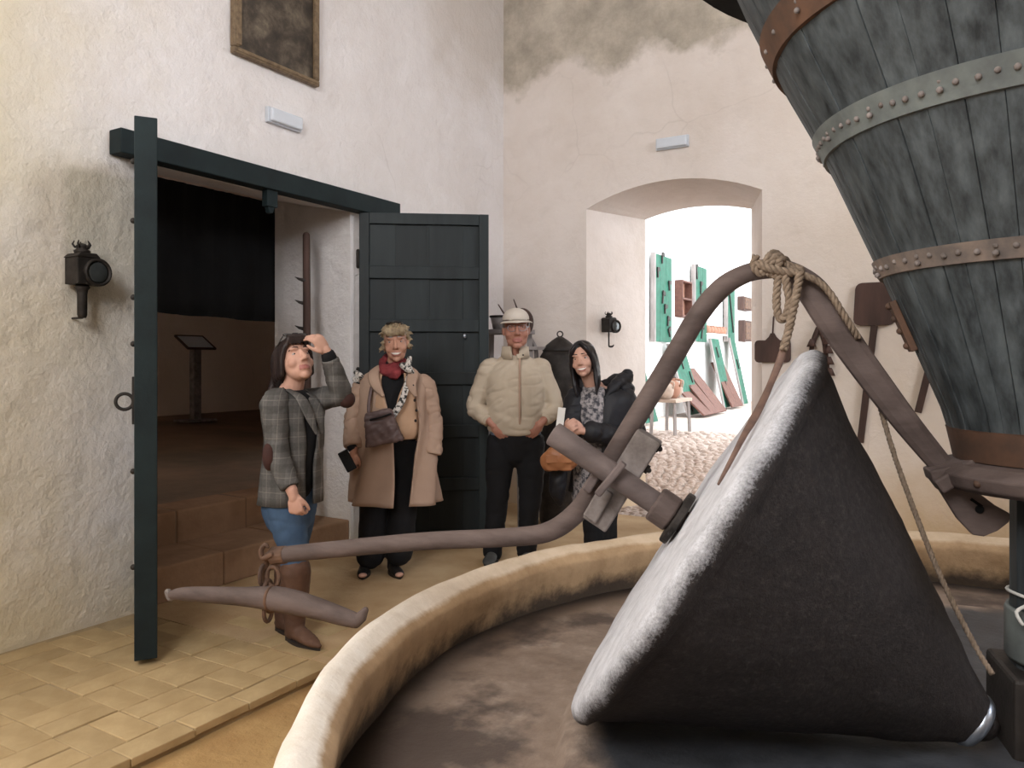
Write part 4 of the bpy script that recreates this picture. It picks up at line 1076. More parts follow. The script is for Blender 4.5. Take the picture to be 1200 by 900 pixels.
m = MB(); m.rope([pt(908, 300, .05), pt(925, 314, .04), pt(942, 322, .02), pt(960, 331, .02), pt(973, 344, .02), pt(985, 363, .02), pt(997, 382, .03), pt(1006, 396, .05)], rr_ * .8); m.build('tail', MAT['hemp'], t, smooth=True)
m = MB(); m.rope([on_bar(1018, 432, .04), on_bar(1027, 462, .03), on_bar(1047, 530, .02), on_bar(1072, 600, .0), on_bar(1102, 675, -.04), on_bar(1140, 752, -.09), on_bar(1163, 790, -.13)], .0085, 26); m.build('long_tail', MAT['hemp'], t, smooth=True)
pxs = [(918, 408, 4), (915, 420, 4.5), (905, 445, 4), (894, 470, 4.5), (882, 493, 5), (872, 510, 4), (860, 533, 3.2), (850, 552, 2.6), (842, 567, 1.6)]
pts = [at(x, y, d) for (x, y, r), d in zip(pxs, (2.33, 2.325, 2.30, 2.22, 2.12, 2.06, 2.00, 1.97, 1.95))]   # rests on the pale face
SD = [r * d / F for (x, y, r), d in zip(pxs, (2.33, 2.325, 2.30, 2.22, 2.12, 2.06, 2.00, 1.97, 1.95))]
m = MB(); m.tube(pts, [(r, .005) for r in SD], 10, 4, ref=EX)
lo = m.build('leather_strap', MAT['leather'], smooth=True, base=pts[0])
tag(lo, 'brown leather strap hanging from the rope along the pale face of the cone', 'strap')
# ================================================================== COURTYARD THINGS
CW = -3.0
def board_on_wall(label, px0, px1, ytop, ybot, off=0.0, tools=4, seed=1, group='green tool boards on the courtyard wall'):
    a = on_wall_a(px0, ybot, CW + .11); b = on_wall_a(px1, ybot, CW + .11); top = on_wall_a(px0, ytop, CW + .11)
    w = (b - a).length; h = top.z - a.z
    t = thing('tool_board', label, 'board', V((a.x, a.y, a.z)), TH + PI / 2, group); Fm = wm(t)
    rn = random.Random(seed)
    def bx(name, c, s, mat, par=t, rot=None, bev=0):
        m = MB(); m.box(c, s, rot); m.v = [Fm @ v for v in m.v]; return m.build(name, mat, par, bevel=bev)
    for i in range(3): bx('plank', (w * (i + .5) / 3, 0.02, h / 2), (w / 3 - .008, .05, h), MAT['green'], bev=.004)
    bx('side_batten', (-.03, .0, h / 2), (.07, .12, h * 1.01), MAT['greywood'])
    for f in (.2, .8): bx('back_batten', (w / 2, .0755, h * f), (w * .8, .061, .10), MAT['greywood'])
    for k in range(tools):
        x = w * rn.uniform(.15, .85); z = h * (k + .6) / tools + rn.uniform(-.05, .05)
        r = Matrix.Rotation(rn.uniform(-.5, .5), 3, 'Y')
        l = h / tools * rn.uniform(.6, .95)
        bx('hung_tool', (x, -.03, z), (.05, .03, l), MAT['iron'], rot=r)
        bx('hung_tool', V((x, -.035, z)) + r @ V((.04, 0, l * .45)), (.18, .03, .10), MAT['iron'], rot=r)
    return t
board_on_wall('tall green board of dark iron tools, first on the courtyard wall', 766, 787, 296, 400, tools=7, seed=2)
board_on_wall('narrower green tool board second along the courtyard wall, behind the draw bar', 813, 828, 310, 400, tools=5, seed=5)
board_on_wall('green board farthest along the courtyard wall, nearly bare', 851, 861, 334, 400, tools=1, seed=9)
def leaning(label, bx0, bx1, by, tx0, ytop, mat, name='leaning_board', cat='board', foot=.75, tools=0, group=None, seed=3, side=True, planks=3):
    b0 = on_wall_a(bx0, by, CW + foot); b0.z = 0.0
    # put the foot on the ground where the pixel says
    Y = F * EYE / (by - 423); b0 = at(bx0, by, Y); b1 = at(bx1, by - (bx1 - bx0) * .17, F * EYE / (by - (bx1 - bx0) * .17 - 423))
    foot = max(.4, (b0 - C0).dot(NA) - CW)
    tp = on_wall_a(tx0, ytop, CW + .14)
    h = tp.z; w = (b1 - b0).length
    ux = NB; up = (V((0, 0, h)) - NA * (foot - .14)); L_ = up.length; up.normalize(); nz = ux.cross(up)
    if nz.dot(NA) < 0: nz = -nz
    t = thing(name, label, cat, b0, 0, group)
    for i in range(planks):
        m = MB(); m.prism([(w * i / planks + .004, 0), (w * (i + 1) / planks - .004, 0), (w * (i + 1) / planks - .004, L_), (w * i / planks + .004, L_)], b0, ux, up, nz, .045); m.build('plank', mat, t)
    if side:
        m = MB(); m.prism([(-.09, 0), (0, 0), (0, L_), (-.09, L_)], b0, ux, up, nz, .06); m.build('side_batten', MAT['greywood'], t)
    rn = random.Random(seed)
    for k in range(tools):
        c = b0 + ux * (w * rn.uniform(.2, .8)) + up * (L_ * (k + .6) / tools) + nz * .06
        m = MB(); m.bar(c - up * .16 - ux * rn.uniform(-.1, .1), c + up * .16 + ux * rn.uniform(-.1, .1), .05, .03, up=nz); m.build('hung_tool', MAT['iron'], t)
    return t
GL = 'green boards leaning on the courtyard wall'
leaning('green board of black tools leaning at the arch edge, half hidden by the wall', 754, 771, 497, 749, 392, MAT['green'], tools=7, group=GL, seed=4)
leaning('green board leaning behind the clay pot table', 806, 824, 487, 794, 404, MAT['green'], tools=5, group=GL, seed=8)
leaning('green board leaning between the brown planks', 848, 858, 478, 832, 397, MAT['green'], tools=2, group=GL, seed=6)
leaning('green board leaning last in the row beside the arch edge', 870, 876, 474, 861, 397, MAT['green'], tools=1, group=GL, seed=7)
BG = 'brown planks leaning on the courtyard wall'
leaning('short brown plank leaning first in the stack left of the green board', 824, 835, 488, 814, 442, MAT['brownwood'], 'brown_plank', 'plank', group=BG, side=False, planks=1)
leaning('middle brown plank of the leaning stack beside the green board', 833, 843, 486, 824, 434, MAT['brownwood'], 'brown_plank', 'plank', group=BG, side=False, planks=1)
leaning('tallest brown plank of the leaning stack beside the green board', 841, 852, 484, 831, 432, MAT['brownwood'], 'brown_plank', 'plank', group=BG, side=False, planks=1)
leaning('wide brown crate lid leaning right of the green board', 857, 871, 478, 850, 425, MAT['brownwood'], 'brown_plank', 'plank', group=BG, side=False, planks=2)
# brown wooden pigeonhole box on the wall
a = on_wall_a(795, 370, CW + .1); b = on_wall_a(806, 370, CW + .1); tp = on_wall_a(795, 329, CW + .1)
t = thing('wall_box', 'small brown wooden pigeonhole box on the courtyard wall', 'shelf', a, TH + PI / 2); Fm = wm(t); w = (b - a).length; h = tp.z - a.z
for c, s in (((0, 0, h / 2), (.05, .25, h)), ((w, 0, h / 2), (.05, .25, h)), ((w / 2, 0, 0), (w, .25, .05)), ((w / 2, 0, h), (w, .25, .05)), ((w / 2, 0, h / 2), (w, .25, .05))):
    m = MB(); m.box(c, s); m.v = [Fm @ v for v in m.v]; m.build('board', MAT['brownwood'], t)
m = MB(); m.box((w / 2, .1, h / 2), (w, .03, h)); m.v = [Fm @ v for v in m.v]; m.build('back', MAT['clay'], t)
# clay jugs row on a wall shelf
sa = on_wall_a(827, 391, CW + .1); sb = on_wall_a(849, 393, CW + .1)
m = MB(); m.bar(sa, sb, .2, .04, up=UP); so = m.build('wall_shelf', MAT['white_wall'], base=sa); tag(so, 'thin white shelf carrying small clay jugs on the courtyard wall', 'shelf')
def jug(label, p, s, mat, group):
    t = thing('clay_jug', label, 'jug', p, 0, group); T1 = Matrix.Translation(p) @ Matrix.Scale(s, 4)
    m = MB(); m.lathe([(0, 0), (.28, 0), (.44, .25), (.48, .5), (.36, .78), (.2, .9), (.24, 1.0), (.2, 1.0), (.15, .9), (0, .85)], T1, 16); m.build('body', mat, t, smooth=True)
    m = MB(); m.tube([T1 @ V((.2, 0, .95)), T1 @ V((.5, 0, .9)), T1 @ V((.46, 0, .6))], .05 * s, 6, 3); m.build('handle', mat, t, smooth=True)
for k in range(6):
    jug('small clay jug in the row on the thin wall shelf', sa.lerp(sb, (k + .5) / 6) + V((0, 0, .021)), .24, MAT['clay'], 'small jugs on the wall shelf')
# table with pots
tb = at(786, 500, 15.2); tb.z = 0
t = thing('pot_table', 'pale narrow table carrying clay pots in the courtyard', 'table', tb, TH + PI / 2); Fm = wm(t)
for x in (-.42, .42):
    for y in (-.22, .22):
        m = MB(); m.bar((x * 1.05, y * 1.1, 0), (x, y, .62), .05, .05); m.v = [Fm @ v for v in m.v]; m.build('leg', MAT['greywood'], t)
m = MB(); m.box((0, 0, .65), (1.0, .55, .06)); m.v = [Fm @ v for v in m.v]; m.build('top', MAT['paleclay'], t)
jug('pale clay pot standing first on the narrow courtyard table', Fm @ V((-.33, 0, .68)), .36, MAT['paleclay'], 'clay pots on the courtyard table')
jug('reddish clay pot in the middle of the narrow courtyard table', Fm @ V((0.02, 0, .68)), .40, MAT['clay'], 'clay pots on the courtyard table')
jug('light clay pot at the far end of the narrow courtyard table', Fm @ V((.33, .05, .68)), .38, MAT['paleclay'], 'clay pots on the courtyard table')
# two dark iron boxes by the arch edge
for (x0, x1, y0, y1, lb) in ((868, 877, 347, 363, 'upper dark box on the courtyard wall at the arch edge'), (869, 877, 375, 400, 'lower dark box on the courtyard wall at the arch edge')):
    a = on_wall_a(x0, y1, CW + .12); b = on_wall_a(x1, y1, CW + .12); tp = on_wall_a(x0, y0, CW + .12)
    t = thing('iron_box', lb, 'box', a, TH + PI / 2); Fm = wm(t); w = (b - a).length; h = tp.z - a.z
    m = MB(); m.box((w / 2, 0, h / 2), (w, .22, h)); m.v = [Fm @ v for v in m.v]; m.build('case', MAT['darkwood'], t, bevel=.01)
    m = MB(); m.box((w / 2, -.12, h / 2), (w * .8, .03, h * .8)); m.v = [Fm @ v for v in m.v]; m.build('door', MAT['rust'], t, bevel=.01)
# ================================================================== PEOPLE
def mirror(c): return V((-c.x, c.y, c.z))
def face_frame(c, yaw, pitch, roll, s):
    """head frame: looks along local -y; yaw > 0 turns to the right of the picture, pitch > 0 looks up"""
    r = G.to_3x3() @ Matrix.Rotation(math.radians(yaw), 3, 'Z') @ Matrix.Rotation(math.radians(roll), 3, 'Y') @ Matrix.Rotation(math.radians(-pitch), 3, 'X')
    return Matrix.Translation(c) @ r.to_4x4() @ Matrix.Scale(s, 4)
def head_shapes(mb, Hm, jaw=1.0, cheek=1.0, smile=1.0):
    r3 = Hm.to_3x3()
    s = Hm.to_scale()[0]
    def E(c, r, rot=None):
        q = r3.normalized() if rot is None else r3.normalized() @ rot
        mb.ell(Hm @ V(c), tuple(x * s for x in r), q, 20, 14)
    def T(pts, rr, n=10, sub=3): mb.tube([Hm @ V(p) for p in pts], [x * s for x in rr], n, sub)
    E((0, .016, .036), (.073, .094, .086))                       # cranium
    E((0, -.018, -.018), (.067 * cheek, .073, .088))             # face
    E((0, -.030, -.066), (.055 * jaw, .050, .044))               # jaw
    E((0, -.064, -.097), (.024 * jaw, .020, .018))               # chin
    for k in (-1, 1):
        E((k * .036, -.054, -.030), (.030 * cheek, .025, .026))  # cheeks
        E((k * .076, .016, -.008), (.010, .018, .030), Matrix.Rotation(-.25 * k, 3, 'Z'))   # ears
        E((k * .030, -.076, .034), (.024, .014, .009))           # brow
        E((k * .011, -.096, -.028), (.009, .010, .008))          # nostril wings
        T([(k * .052, -.052, .01), (k * .030, -.071, .0215), (k * .014, -.076, .016)], [.006, .0065, .004], 8)  # upper lid
        T([(k * .050, -.056, .004), (k * .032, -.0745, .0), (k * .016, -.075, .006)], [.004, .0045, .003], 8)   # lower lid
    T([(0, -.080, .028), (0, -.094, .004), (0, -.107, -.022)], [.009, .0105, .0135])          # nose
    E((0, -.074, -.062), (.030, .015, .022))                     # mouth mound
    lift = .010 * smile
    for z, rr in ((-.056, .0048), (-.0715, .0058)):
        T([(-.030 - .006 * smile, -.068, -.062 + lift), (-.016, -.0835, z), (0, -.0880, z - .001), (.016, -.0835, z), (.030 + .006 * smile, -.068, -.062 + lift)], [.002, rr * .7, rr * .8, rr * .7, .002], 8, 4)
def head_parts(body, Hm, hairmat, smile=1.0, glasses=None, brow=None):
    s = Hm.to_scale()[0]; r3 = Hm.to_3x3().normalized()
    def part(name, mb, mat, par=None):
        return mb.build(name, mat, par or body, smooth=True)
    for k in (-1, 1):
        c = V((k * .032, -.0640, .0105))
        m = MB(); m.ell(Hm @ c, (.0125 * s,) * 3, r3, 14, 10); e = part('eye', m, MAT['eye'])
        m = MB(); m.ell(Hm @ (c + V((0, -.0095, 0))), (.0058 * s, .0042 * s, .0062 * s), r3, 10, 8); part('iris', m, MAT['iris'], e)
        m = MB(); m.tube([Hm @ V((k * .054, -.064, .031)), Hm @ V((k * .036, -.0835, .0405)), Hm @ V((k * .015, -.087, .0405))], [.0022 * s, .0036 * s, .003 * s], 6, 3); part('eyebrow', m, brow or hairmat)
    if smile > .6:
        m = MB(); m.tube([Hm @ V((-.029, -.0745, -.0565)), Hm @ V((-.015, -.0855, -.0615)), Hm @ V((0, -.0895, -.0630)), Hm @ V((.015, -.0855, -.0615)), Hm @ V((.029, -.0745, -.0565))], [(.003 * s, .002 * s), (.003 * s, .0062 * s), (.003 * s, .0068 * s), (.003 * s, .0062 * s), (.003 * s, .002 * s)], 8, 3, ref=r3 @ V((0, 1, 0))); part('teeth', m, MAT['teeth'])
    if glasses:
        m = MB()
        for k in (-1, 1):
            m.torus(Hm @ V((k * .032, -.090, .008)), .024 * s, .0016 * s, r3 @ V((0, 1, 0)), 20, 5, .8, r3 @ V((0, 0, 1)))
            m.tube([Hm @ V((k * .056, -.086, .012)), Hm @ V((k * .078, 0.0, .012))], .0016 * s, 5)
        m.tube([Hm @ V((-.010, -.094, .012)), Hm @ V((.010, -.094, .012))], .0016 * s, 5)
        part('glasses', m, glasses)
def limb(mb, pts, rr, n=14, sub=4):
    mb.tube(pts, rr, n, sub)
def hand(mb, wrist, d, palm, side, s=1.0, curl=.5, spread=1.0, thumb_in=.5):
    """wrist point, finger direction d, palm normal (the way the palm faces), side = +1/-1 picks the thumb's side"""
    d = V(d).normalized(); p = (V(palm) - V(palm).dot(d) * d).normalized(); x = d.cross(p) * side
    q = Matrix((x, d, p)).transposed()
    mb.tube([wrist - d * .03 * s, wrist + d * .01 * s], [.026 * s, .026 * s], 10)
    mb.ell(wrist + d * .045 * s, (.040 * s, .052 * s, .017 * s), q, 14, 10)
    mb.ell(wrist + d * .03 * s + x * .022 * s + p * .008 * s, (.017 * s, .032 * s, .014 * s), q, 12, 8)
    for i, (off, ln) in enumerate(((.031, .070), (.0105, .079), (-.0105, .074), (-.031, .058))):
        b = wrist + d * (.083 - .004 * abs(i - 1.2)) * s + x * off * spread * s
        pts = [b - d * .02 * s, b]; ang = .12; dirv = d
        a0 = curl * (1.0 + .12 * i)
        for seg in (.45, .31, .24):
            ang += a0 * .9
            dirv = d * math.cos(ang) + p * math.sin(ang)
            pts.append(pts[-1] + dirv * ln * seg * s)
        mb.tube(pts, [.0098 * s, .0096 * s, .0088 * s, .0080 * s, .0068 * s], 8, 2)
    b = wrist + d * .022 * s + x * .032 * s
    t1 = (x * .50 + d * .80 + p * .25 * (1 + thumb_in)).normalized(); t2 = (x * -.05 + d * .85 + p * .5 * thumb_in).normalized()
    mb.tube([b, b + t1 * .026 * s, b + t1 * .040 * s + t2 * .014 * s, b + t1 * .043 * s + t2 * .032 * s], [.012 * s, .0112 * s, .010 * s, .008 * s], 8, 2)
def paint_lips(me, Hm):
    inv = Hm.inverted()
    for p in me.polygons:
        c = inv @ p.center
        if c.y < -.072 and abs(c.x) < .028 and -.0755 < c.z < -.052 and c.y < -.0835 + abs(c.x) * .35: p.material_index = 1
def make_body(t, mb, skin, Hm, voxel=.0048, lips=True):
    me = blob(mb, voxel, 3)
    o = link('body', me, [skin, MAT['lip']], t, smooth=True)
    if lips:
        Hl = wm(t).inverted() @ Hm; paint_lips(me, Hl)
    return o
def cloth(t, name, mb, mat, voxel=.010, smooth=5, wr=(.010, (9, 9, 5)), seed=0.0, parent=None):
    me = blob(mb, voxel, smooth)
    if wr: wrinkle(me, wr[0], wr[1], seed)
    return link(name, me, mat, parent or t, smooth=True)
def coat_shell(levels, n=48, thick=.012, fold=.008, seed=0):
    """open coat: levels of (z, centre, rx, ry, phi0, phi1); phi measured from the way the wearer faces (x: wearer's picture-right, f: facing)"""
    mb = MB(); rows = []
    for k, (c, X, Fd, rx, ry, p0, p1) in enumerate(levels):
        o, i_ = [], []
        for j in range(n + 1):
            ph = p0 + (p1 - p0) * j / n
            w = 1 + (fold / max(rx, .01)) * math.sin(ph * 7 + seed + k * .35) * (k / max(1, len(levels) - 1)) + noise.noise(V((ph * 3, k * .6, seed))) * .03
            d = X * (rx * w * math.sin(ph)) + Fd * (ry * w * math.cos(ph))
            o.append(c + d); i_.append(c + d * (1 - thick / max(rx, ry)))
        rows.append((o, i_))
    m = n + 1; K = len(rows); vs = []
    for o, i_ in rows: vs += o + i_
    fs = []
    for k in range(K - 1):
        for j in range(n):
            a = k * 2 * m + j; b = (k + 1) * 2 * m + j
            fs.append((a, a + 1, b + 1, b)); fs.append((a + m, b + m, b + m + 1, a + m + 1))
        for j in (0, n):
            a = k * 2 * m + j; b = (k + 1) * 2 * m + j
            fs.append((a, b, b + m, a + m))
    for k in (0, K - 1):
        for j in range(n):
            a = k * 2 * m + j; fs.append((a, a + m, a + m + 1, a + 1))
    mb.add(vs, fs); return mb
def smooth_levels(levels, sub=4):
    P = catmull([list(l[0]) + [l[3], l[4], l[5], l[6]] for l in levels], sub)
    return [(V(p[:3]), levels[0][1], levels[0][2], p[3], p[4], p[5], p[6]) for p in P]
def shoe(t, heel, toe, mat, s=1.0, h=.075, name='shoe', sole=True):
    """shoe with its sole on the floor, from heel to toe"""
    heel = V((heel.x, heel.y, 0)); toe = V((toe.x, toe.y, 0)); d = (toe - heel); Ln = d.length; d.normalize(); x = d.cross(UP)
    mb = MB()
    P = lambda f, z: heel + d * (Ln * f) + UP * z
    mb.tube([P(.10, .036), P(.3, .036), P(.55, .032), P(.78, .028), P(.93, .024)], [(.034 * s, .036), (.035 * s, .036), (.041 * s, .031), (.042 * s, .026), (.030 * s, .018)], 14, 4, ref=x)
    mb.tube([P(.14, .04), P(.17, h + .03)], [(.034 * s, .040), (.036 * s, .042)], 14, ref=x)
    mb.tube([P(.30, .05), P(.55, .045)], [(.032 * s, .034), (.03 * s, .02)], 12, ref=x)
    me = blob(mb, .006, 3); o = link(name, me, mat, t, smooth=True)
    if sole:
        m = MB(); n = 24; out = []
        for j in range(n):
            a = 2 * PI * j / n; u = .5 + .5 * math.cos(a); wv = (.036 + .010 * math.sin(PI * min(1, u * 1.15)) - .012 * max(0, u - .85) / .15) * s
            out.append((Ln * u, wv * math.sin(a)))
        m.prism(out, heel + UP * .001, d, x, UP, .016); m.build('sole', MAT['sole'], o)
    return o
def legs(mb, hips, knees, ankles, r, sub=4):
    for h, k, a in zip(hips, knees, ankles): mb.tube([h, h.lerp(k, .5), k, k.lerp(a, .4), a], r, 16, sub)

# ------------------------------------------------------------------ 1. man in the cream jacket
Y0 = 5.46
def P1(px, py, dy=0.0): return at(px, py, Y0 + dy)
o = P1(603, 423); t = thing('person', 'person in a cream zip jacket and pale cap standing with hands in black trouser pockets', 'person', (o.x, o.y, 0))
Fd = W(0, -1); Xd = W(1, 0)
Hm = face_frame(P1(605, 386, -.05), 3, -2, -2, 1.17)
mb = MB(); head_shapes(mb, Hm, 1.12, 1.08, .8)
mb.tube([Hm @ V((0, .02, -.05)), P1(604, 417, .03)], [.058, .066], 16)
mb.tube([P1(604, 412, .03), P1(604, 440, .02), P1(604, 475), P1(604, 508, .01), P1(604, 522, .01)], [(.07, .06), (.19, .11), (.175, .125), (.165, .125), (.16, .11)], 24, 4, ref=Xd)
RA = [P1(573, 431, .03), P1(557, 477, .03), P1(576, 496, -.09)]; LAm = [P1(634, 431, .03), P1(650, 477, .03), P1(635, 495, -.09)]
for q in (RA, LAm): mb.tube([q[0], q[0].lerp(q[1], .5), q[1], q[1].lerp(q[2], .5), q[2]], [.058, .052, .044, .038, .029], 14, 3)
hand(mb, P1(577, 497, -.10), P1(590, 512, -.12) - P1(577, 497, -.10), W(.5, .7, 0), 1, 1.05, .25)
hand(mb, P1(634, 496, -.10), P1(621, 511, -.12) - P1(634, 496, -.10), W(-.5, .7, 0), -1, 1.05, .25)
legs(mb, [P1(588, 518, .02), P1(622, 518, .02)], [P1(583, 583, .0), P1(621, 583, 0)], [P1(577, 645, .03), P1(617, 640, .03)], [.085, .075, .055, .052, .038])
body = make_body(t, mb, MAT['skin_red'], Hm)
head_parts(body, Hm, MAT['hair_grey'], .5, MAT['steel'])
# grey hair at the temples and back
mb = MB()
for k in (-1, 1): mb.ell(Hm @ V((k * .072, .02, .035)), (.012, .050, .040), Hm.to_3x3().normalized())
mb.ell(Hm @ V((0, .075, .01)), (.075, .047, .07), Hm.to_3x3().normalized())
cloth(t, 'hair', mb, MAT['hair_grey'], .007, 3, (.004, (60, 60, 20)))
# cap with brim
mb = MB(); mb.ell(Hm @ V((0, .016, .062)), (.096, .117, .080), Hm.to_3x3().normalized(), 24, 16)
me = blob(mb, .007, 3); inv = Hm.inverted()
bm = bmesh.new(); bm.from_mesh(me)
bmesh.ops.delete(bm, geom=[f for f in bm.faces if (inv @ f.calc_center_median()).z < .055 + .15 * max(0, -(inv @ f.calc_center_median()).y - .05) * 0], context='FACES'); bm.to_mesh(me); bm.free()
capo = link('cap', me, MAT['cap'], t, smooth=True); sd = capo.modifiers.new('t', 'SOLIDIFY'); sd.thickness = .004
m = MB(); n = 20; top, bot = [], []
for j in range(n + 1):
    a = -1.25 + 2.5 * j / n
    inn = V((.082 * math.sin(a), .016 - .098 * math.cos(a), .057 - .006 * abs(math.sin(a)))); ext = .070 * max(0, math.cos(a * 1.15)) ** .6
    out_ = inn + V((.02 * math.sin(a), -ext, -.016 * (1 - abs(math.sin(a))) - .012 * math.sin(a) ** 2))
    top.append((inn, out_))
vs = [Hm @ a for a, b in top] + [Hm @ b for a, b in top] + [Hm @ (a - V((0, 0, .005))) for a, b in top] + [Hm @ (b - V((0, 0, .005))) for a, b in top]
q = n + 1; fs = []
for j in range(n): fs += [(j, j + 1, q + j + 1, q + j), (2 * q + j, 3 * q + j, 3 * q + j + 1, 2 * q + j + 1), (q + j, q + j + 1, 3 * q + j + 1, 3 * q + j), (j, 2 * q + j, 2 * q + j + 1, j + 1)]
m.add(vs, fs); m.build('brim', MAT['cap'], capo, smooth=True)
# jacket
mb = MB()
mb.tube([P1(604, 417, .02), P1(604, 427, .02), P1(604, 440, .01), P1(604, 465, -.02), P1(604, 488, -.02), P1(604, 502, 0)], [(.09, .085), (.165, .11), (.205, .135), (.200, .15), (.207, .155), (.195, .145)], 32, 5, ref=Xd, round_=False)
for q, k in ((RA, -1), (LAm, 1)):
    w = q[2] + (q[1] - q[2]).normalized() * .045
    mb.tube([q[0] + Xd * (-k * .03), q[0] + UP * -.03, q[0].lerp(q[1], .5), q[1], q[1].lerp(w, .55), w], [.082, .082, .072, .068, .062, .052], 18, 4, round_=False)
    mb.ell(q[0] + Xd * (-k * .01) + UP * .0, (.082, .082, .07))
jk = cloth(t, 'jacket', mb, MAT['cream'], .008, 4, (.013, (8, 8, 7)), 1.0)
for q in (RA, LAm):
    w = q[2] + (q[1] - q[2]).normalized() * .028; d = (q[2] - q[1]).normalized()
    m = MB(); m.tube([w - d * .03, w + d * .004], [.050, .046], 20, round_=False); m.build('cuff', MAT['cream'], jk, smooth=True)
mb = MB(); mb.tube([P1(604, 498, 0), P1(604, 505, 0)], [(.200, .150), (.190, .143)], 40, 1, ref=Xd, round_=False); mb.build('waistband', MAT['cream'], jk, smooth=True)
mb = coat_shell([(P1(604, 421, .015), Xd, Fd, .105, .100, .20, 2 * PI - .20), (P1(604, 406, .012), Xd, Fd, .094, .096, .34, 2 * PI - .34)], 40, .01, 0); mb.build('collar', MAT['cream'], jk, smooth=True)
m = MB(); m.box(P1(610, 417, -.105), (.055, .012, .032), G.to_3x3() @ Matrix.Rotation(-.2, 3, 'Y')); m.build('collar_tab', MAT['cream'], jk, bevel=.004)
m = MB(); m.ell(P1(613, 416, -.115), (.006, .006, .006)); m.build('snap', MAT['button'], jk, smooth=True)
zp = [P1(609, y, d) for y, d in ((418, -.10), (440, -.135), (465, -.18), (488, -.182), (503, -.15))]
m = MB(); m.tube(zp, [(.008, .004)] * 5, 8, 4, ref=Xd); m.build('zip', MAT['trench'], jk, smooth=True)
# blue shirt tail, trousers, shoes
mb = MB(); mb.tube([P1(604, 498, .01), P1(604, 509, .01)], [(.178, .135), (.180, .137)], 36, 1, ref=Xd, round_=False); mb.build('shirt_hem', MAT['blue'], t, smooth=True)
mb = MB(); mb.tube([P1(604, 503, .015), P1(604, 515, .015), P1(604, 528, .02)], [(.17, .13), (.18, .135), (.165, .12)], 28, 3, ref=Xd)
legs(mb, [P1(587, 520, .02), P1(622, 520, .02)], [P1(583, 583, .0), P1(621, 583, 0)], [P1(577, 647, .03), P1(617, 645, .03)], [.105, .098, .080, .075, .072])
cloth(t, 'trousers', mb, MAT['black'], .010, 4, (.010, (7, 7, 6)), 3.0)
shoe(t, P1(579, 423, .08), P1(571, 423, -.19), MAT['greyshoe'], 1.1)
shoe(t, P1(616, 423, .08), P1(622, 423, -.19), MAT['greyshoe'], 1.1)

# ------------------------------------------------------------------ 2. woman in the beige trench coat
Y0 = 5.11
o = P1(462, 423); t = thing('person', 'person in an open beige coat and red scarf with short blond hair, holding a phone', 'person', (o.x, o.y, 0))
Hm = face_frame(P1(464, 403, -.03), 6, 0, -4, 1.04)
mb = MB(); head_shapes(mb, Hm, 1.02, 1.02, 1.1)
mb.tube([Hm @ V((0, .02, -.05)), P1(461, 436, .03)], [.050, .056], 16)
mb.tube([P1(461, 432, .03), P1(461, 452, .02), P1(462, 485), P1(464, 515, .01), P1(462, 528, .01)], [(.06, .055), (.17, .10), (.145, .115), (.165, .125), (.16, .11)], 24, 4, ref=Xd)
RA = [P1(424, 452, .03), P1(414, 492, .0), P1(414, 527, -.10)]; LAm = [P1(499, 450, .03), P1(508, 492, .03), P1(507, 528, -.02)]
for q in (RA, LAm): mb.tube([q[0], q[0].lerp(q[1], .5), q[1], q[1].lerp(q[2], .5), q[2]], [.05, .045, .038, .033, .026], 14, 3)
hand(mb, P1(414, 530, -.105), P1(410, 556, -.12) - P1(414, 530, -.105), W(.3, .9, 0), 1, .95, .75)
hand(mb, P1(507, 530, -.025), P1(504, 552, -.04) - P1(507, 530, -.025), W(-.9, .2, 0), -1, .9, .4)
legs(mb, [P1(447, 522, .02), P1(476, 522, .02)], [P1(438, 590, .0), P1(470, 590, 0)], [P1(428, 655, .03), P1(460, 652, .02)], [.08, .07, .05, .046, .034])
body = make_body(t, mb, MAT['skin_tan'], Hm)
head_parts(body, Hm, MAT['hair_blond'], 1.1, None, MAT['hair_grey'])
# short tousled hair
mb = MB(); r3 = Hm.to_3x3().normalized(); rn = random.Random(5)
mb.ell(Hm @ V((0, .028, .056)), (.080, .092, .080), r3, 20, 14); mb.ell(Hm @ V((0, .06, .0)), (.070, .055, .085), r3, 20, 14)
for k in range(230):
    a = rn.uniform(-PI, PI); z = rn.uniform(-.04, .12)
    if math.cos(a) > .35 and z < .062: continue
    f = max(.25, 1 - max(0, (z - .05) / .095) ** 2); c = V((.080 * math.sin(a) * f, .02 - .092 * math.cos(a) * f, z + .008))
    d = V((math.sin(a) * .6 + rn.uniform(-.6, .6), -math.cos(a) * .6 + rn.uniform(-.6, .6), rn.uniform(-.8, .5)))
    mb.tube([Hm @ c, Hm @ (c + d * .018), Hm @ (c + d * .034 + V((0, 0, -.008)))], [.009, .0075, .002], 6, 2)
for k in range(16):                                              # ragged fringe
    x = -.058 + .0077 * k; m0 = V((x, -.062 - .018 * math.cos(x * 20), .092)); 
    mb.tube([Hm @ m0, Hm @ (m0 + V((.003, -.014, -.022))), Hm @ (m0 + V((.006, -.010 + abs(x) * .3, -.042 - rn.uniform(0, .014))))], [.009, .008, .002], 6, 2)
cloth(t, 'hair', mb, MAT['hair_blond'], .0062, 1, (.003, (80, 80, 40)))
m = MB(); m.tube([Hm @ V((-.045, -.03, .128)), Hm @ V((0, -.045, .14)), Hm @ V((.045, -.03, .128))], [.010, .007, .010], 8, 3); m.build('sunglasses', MAT['sunglass'], t, smooth=True)
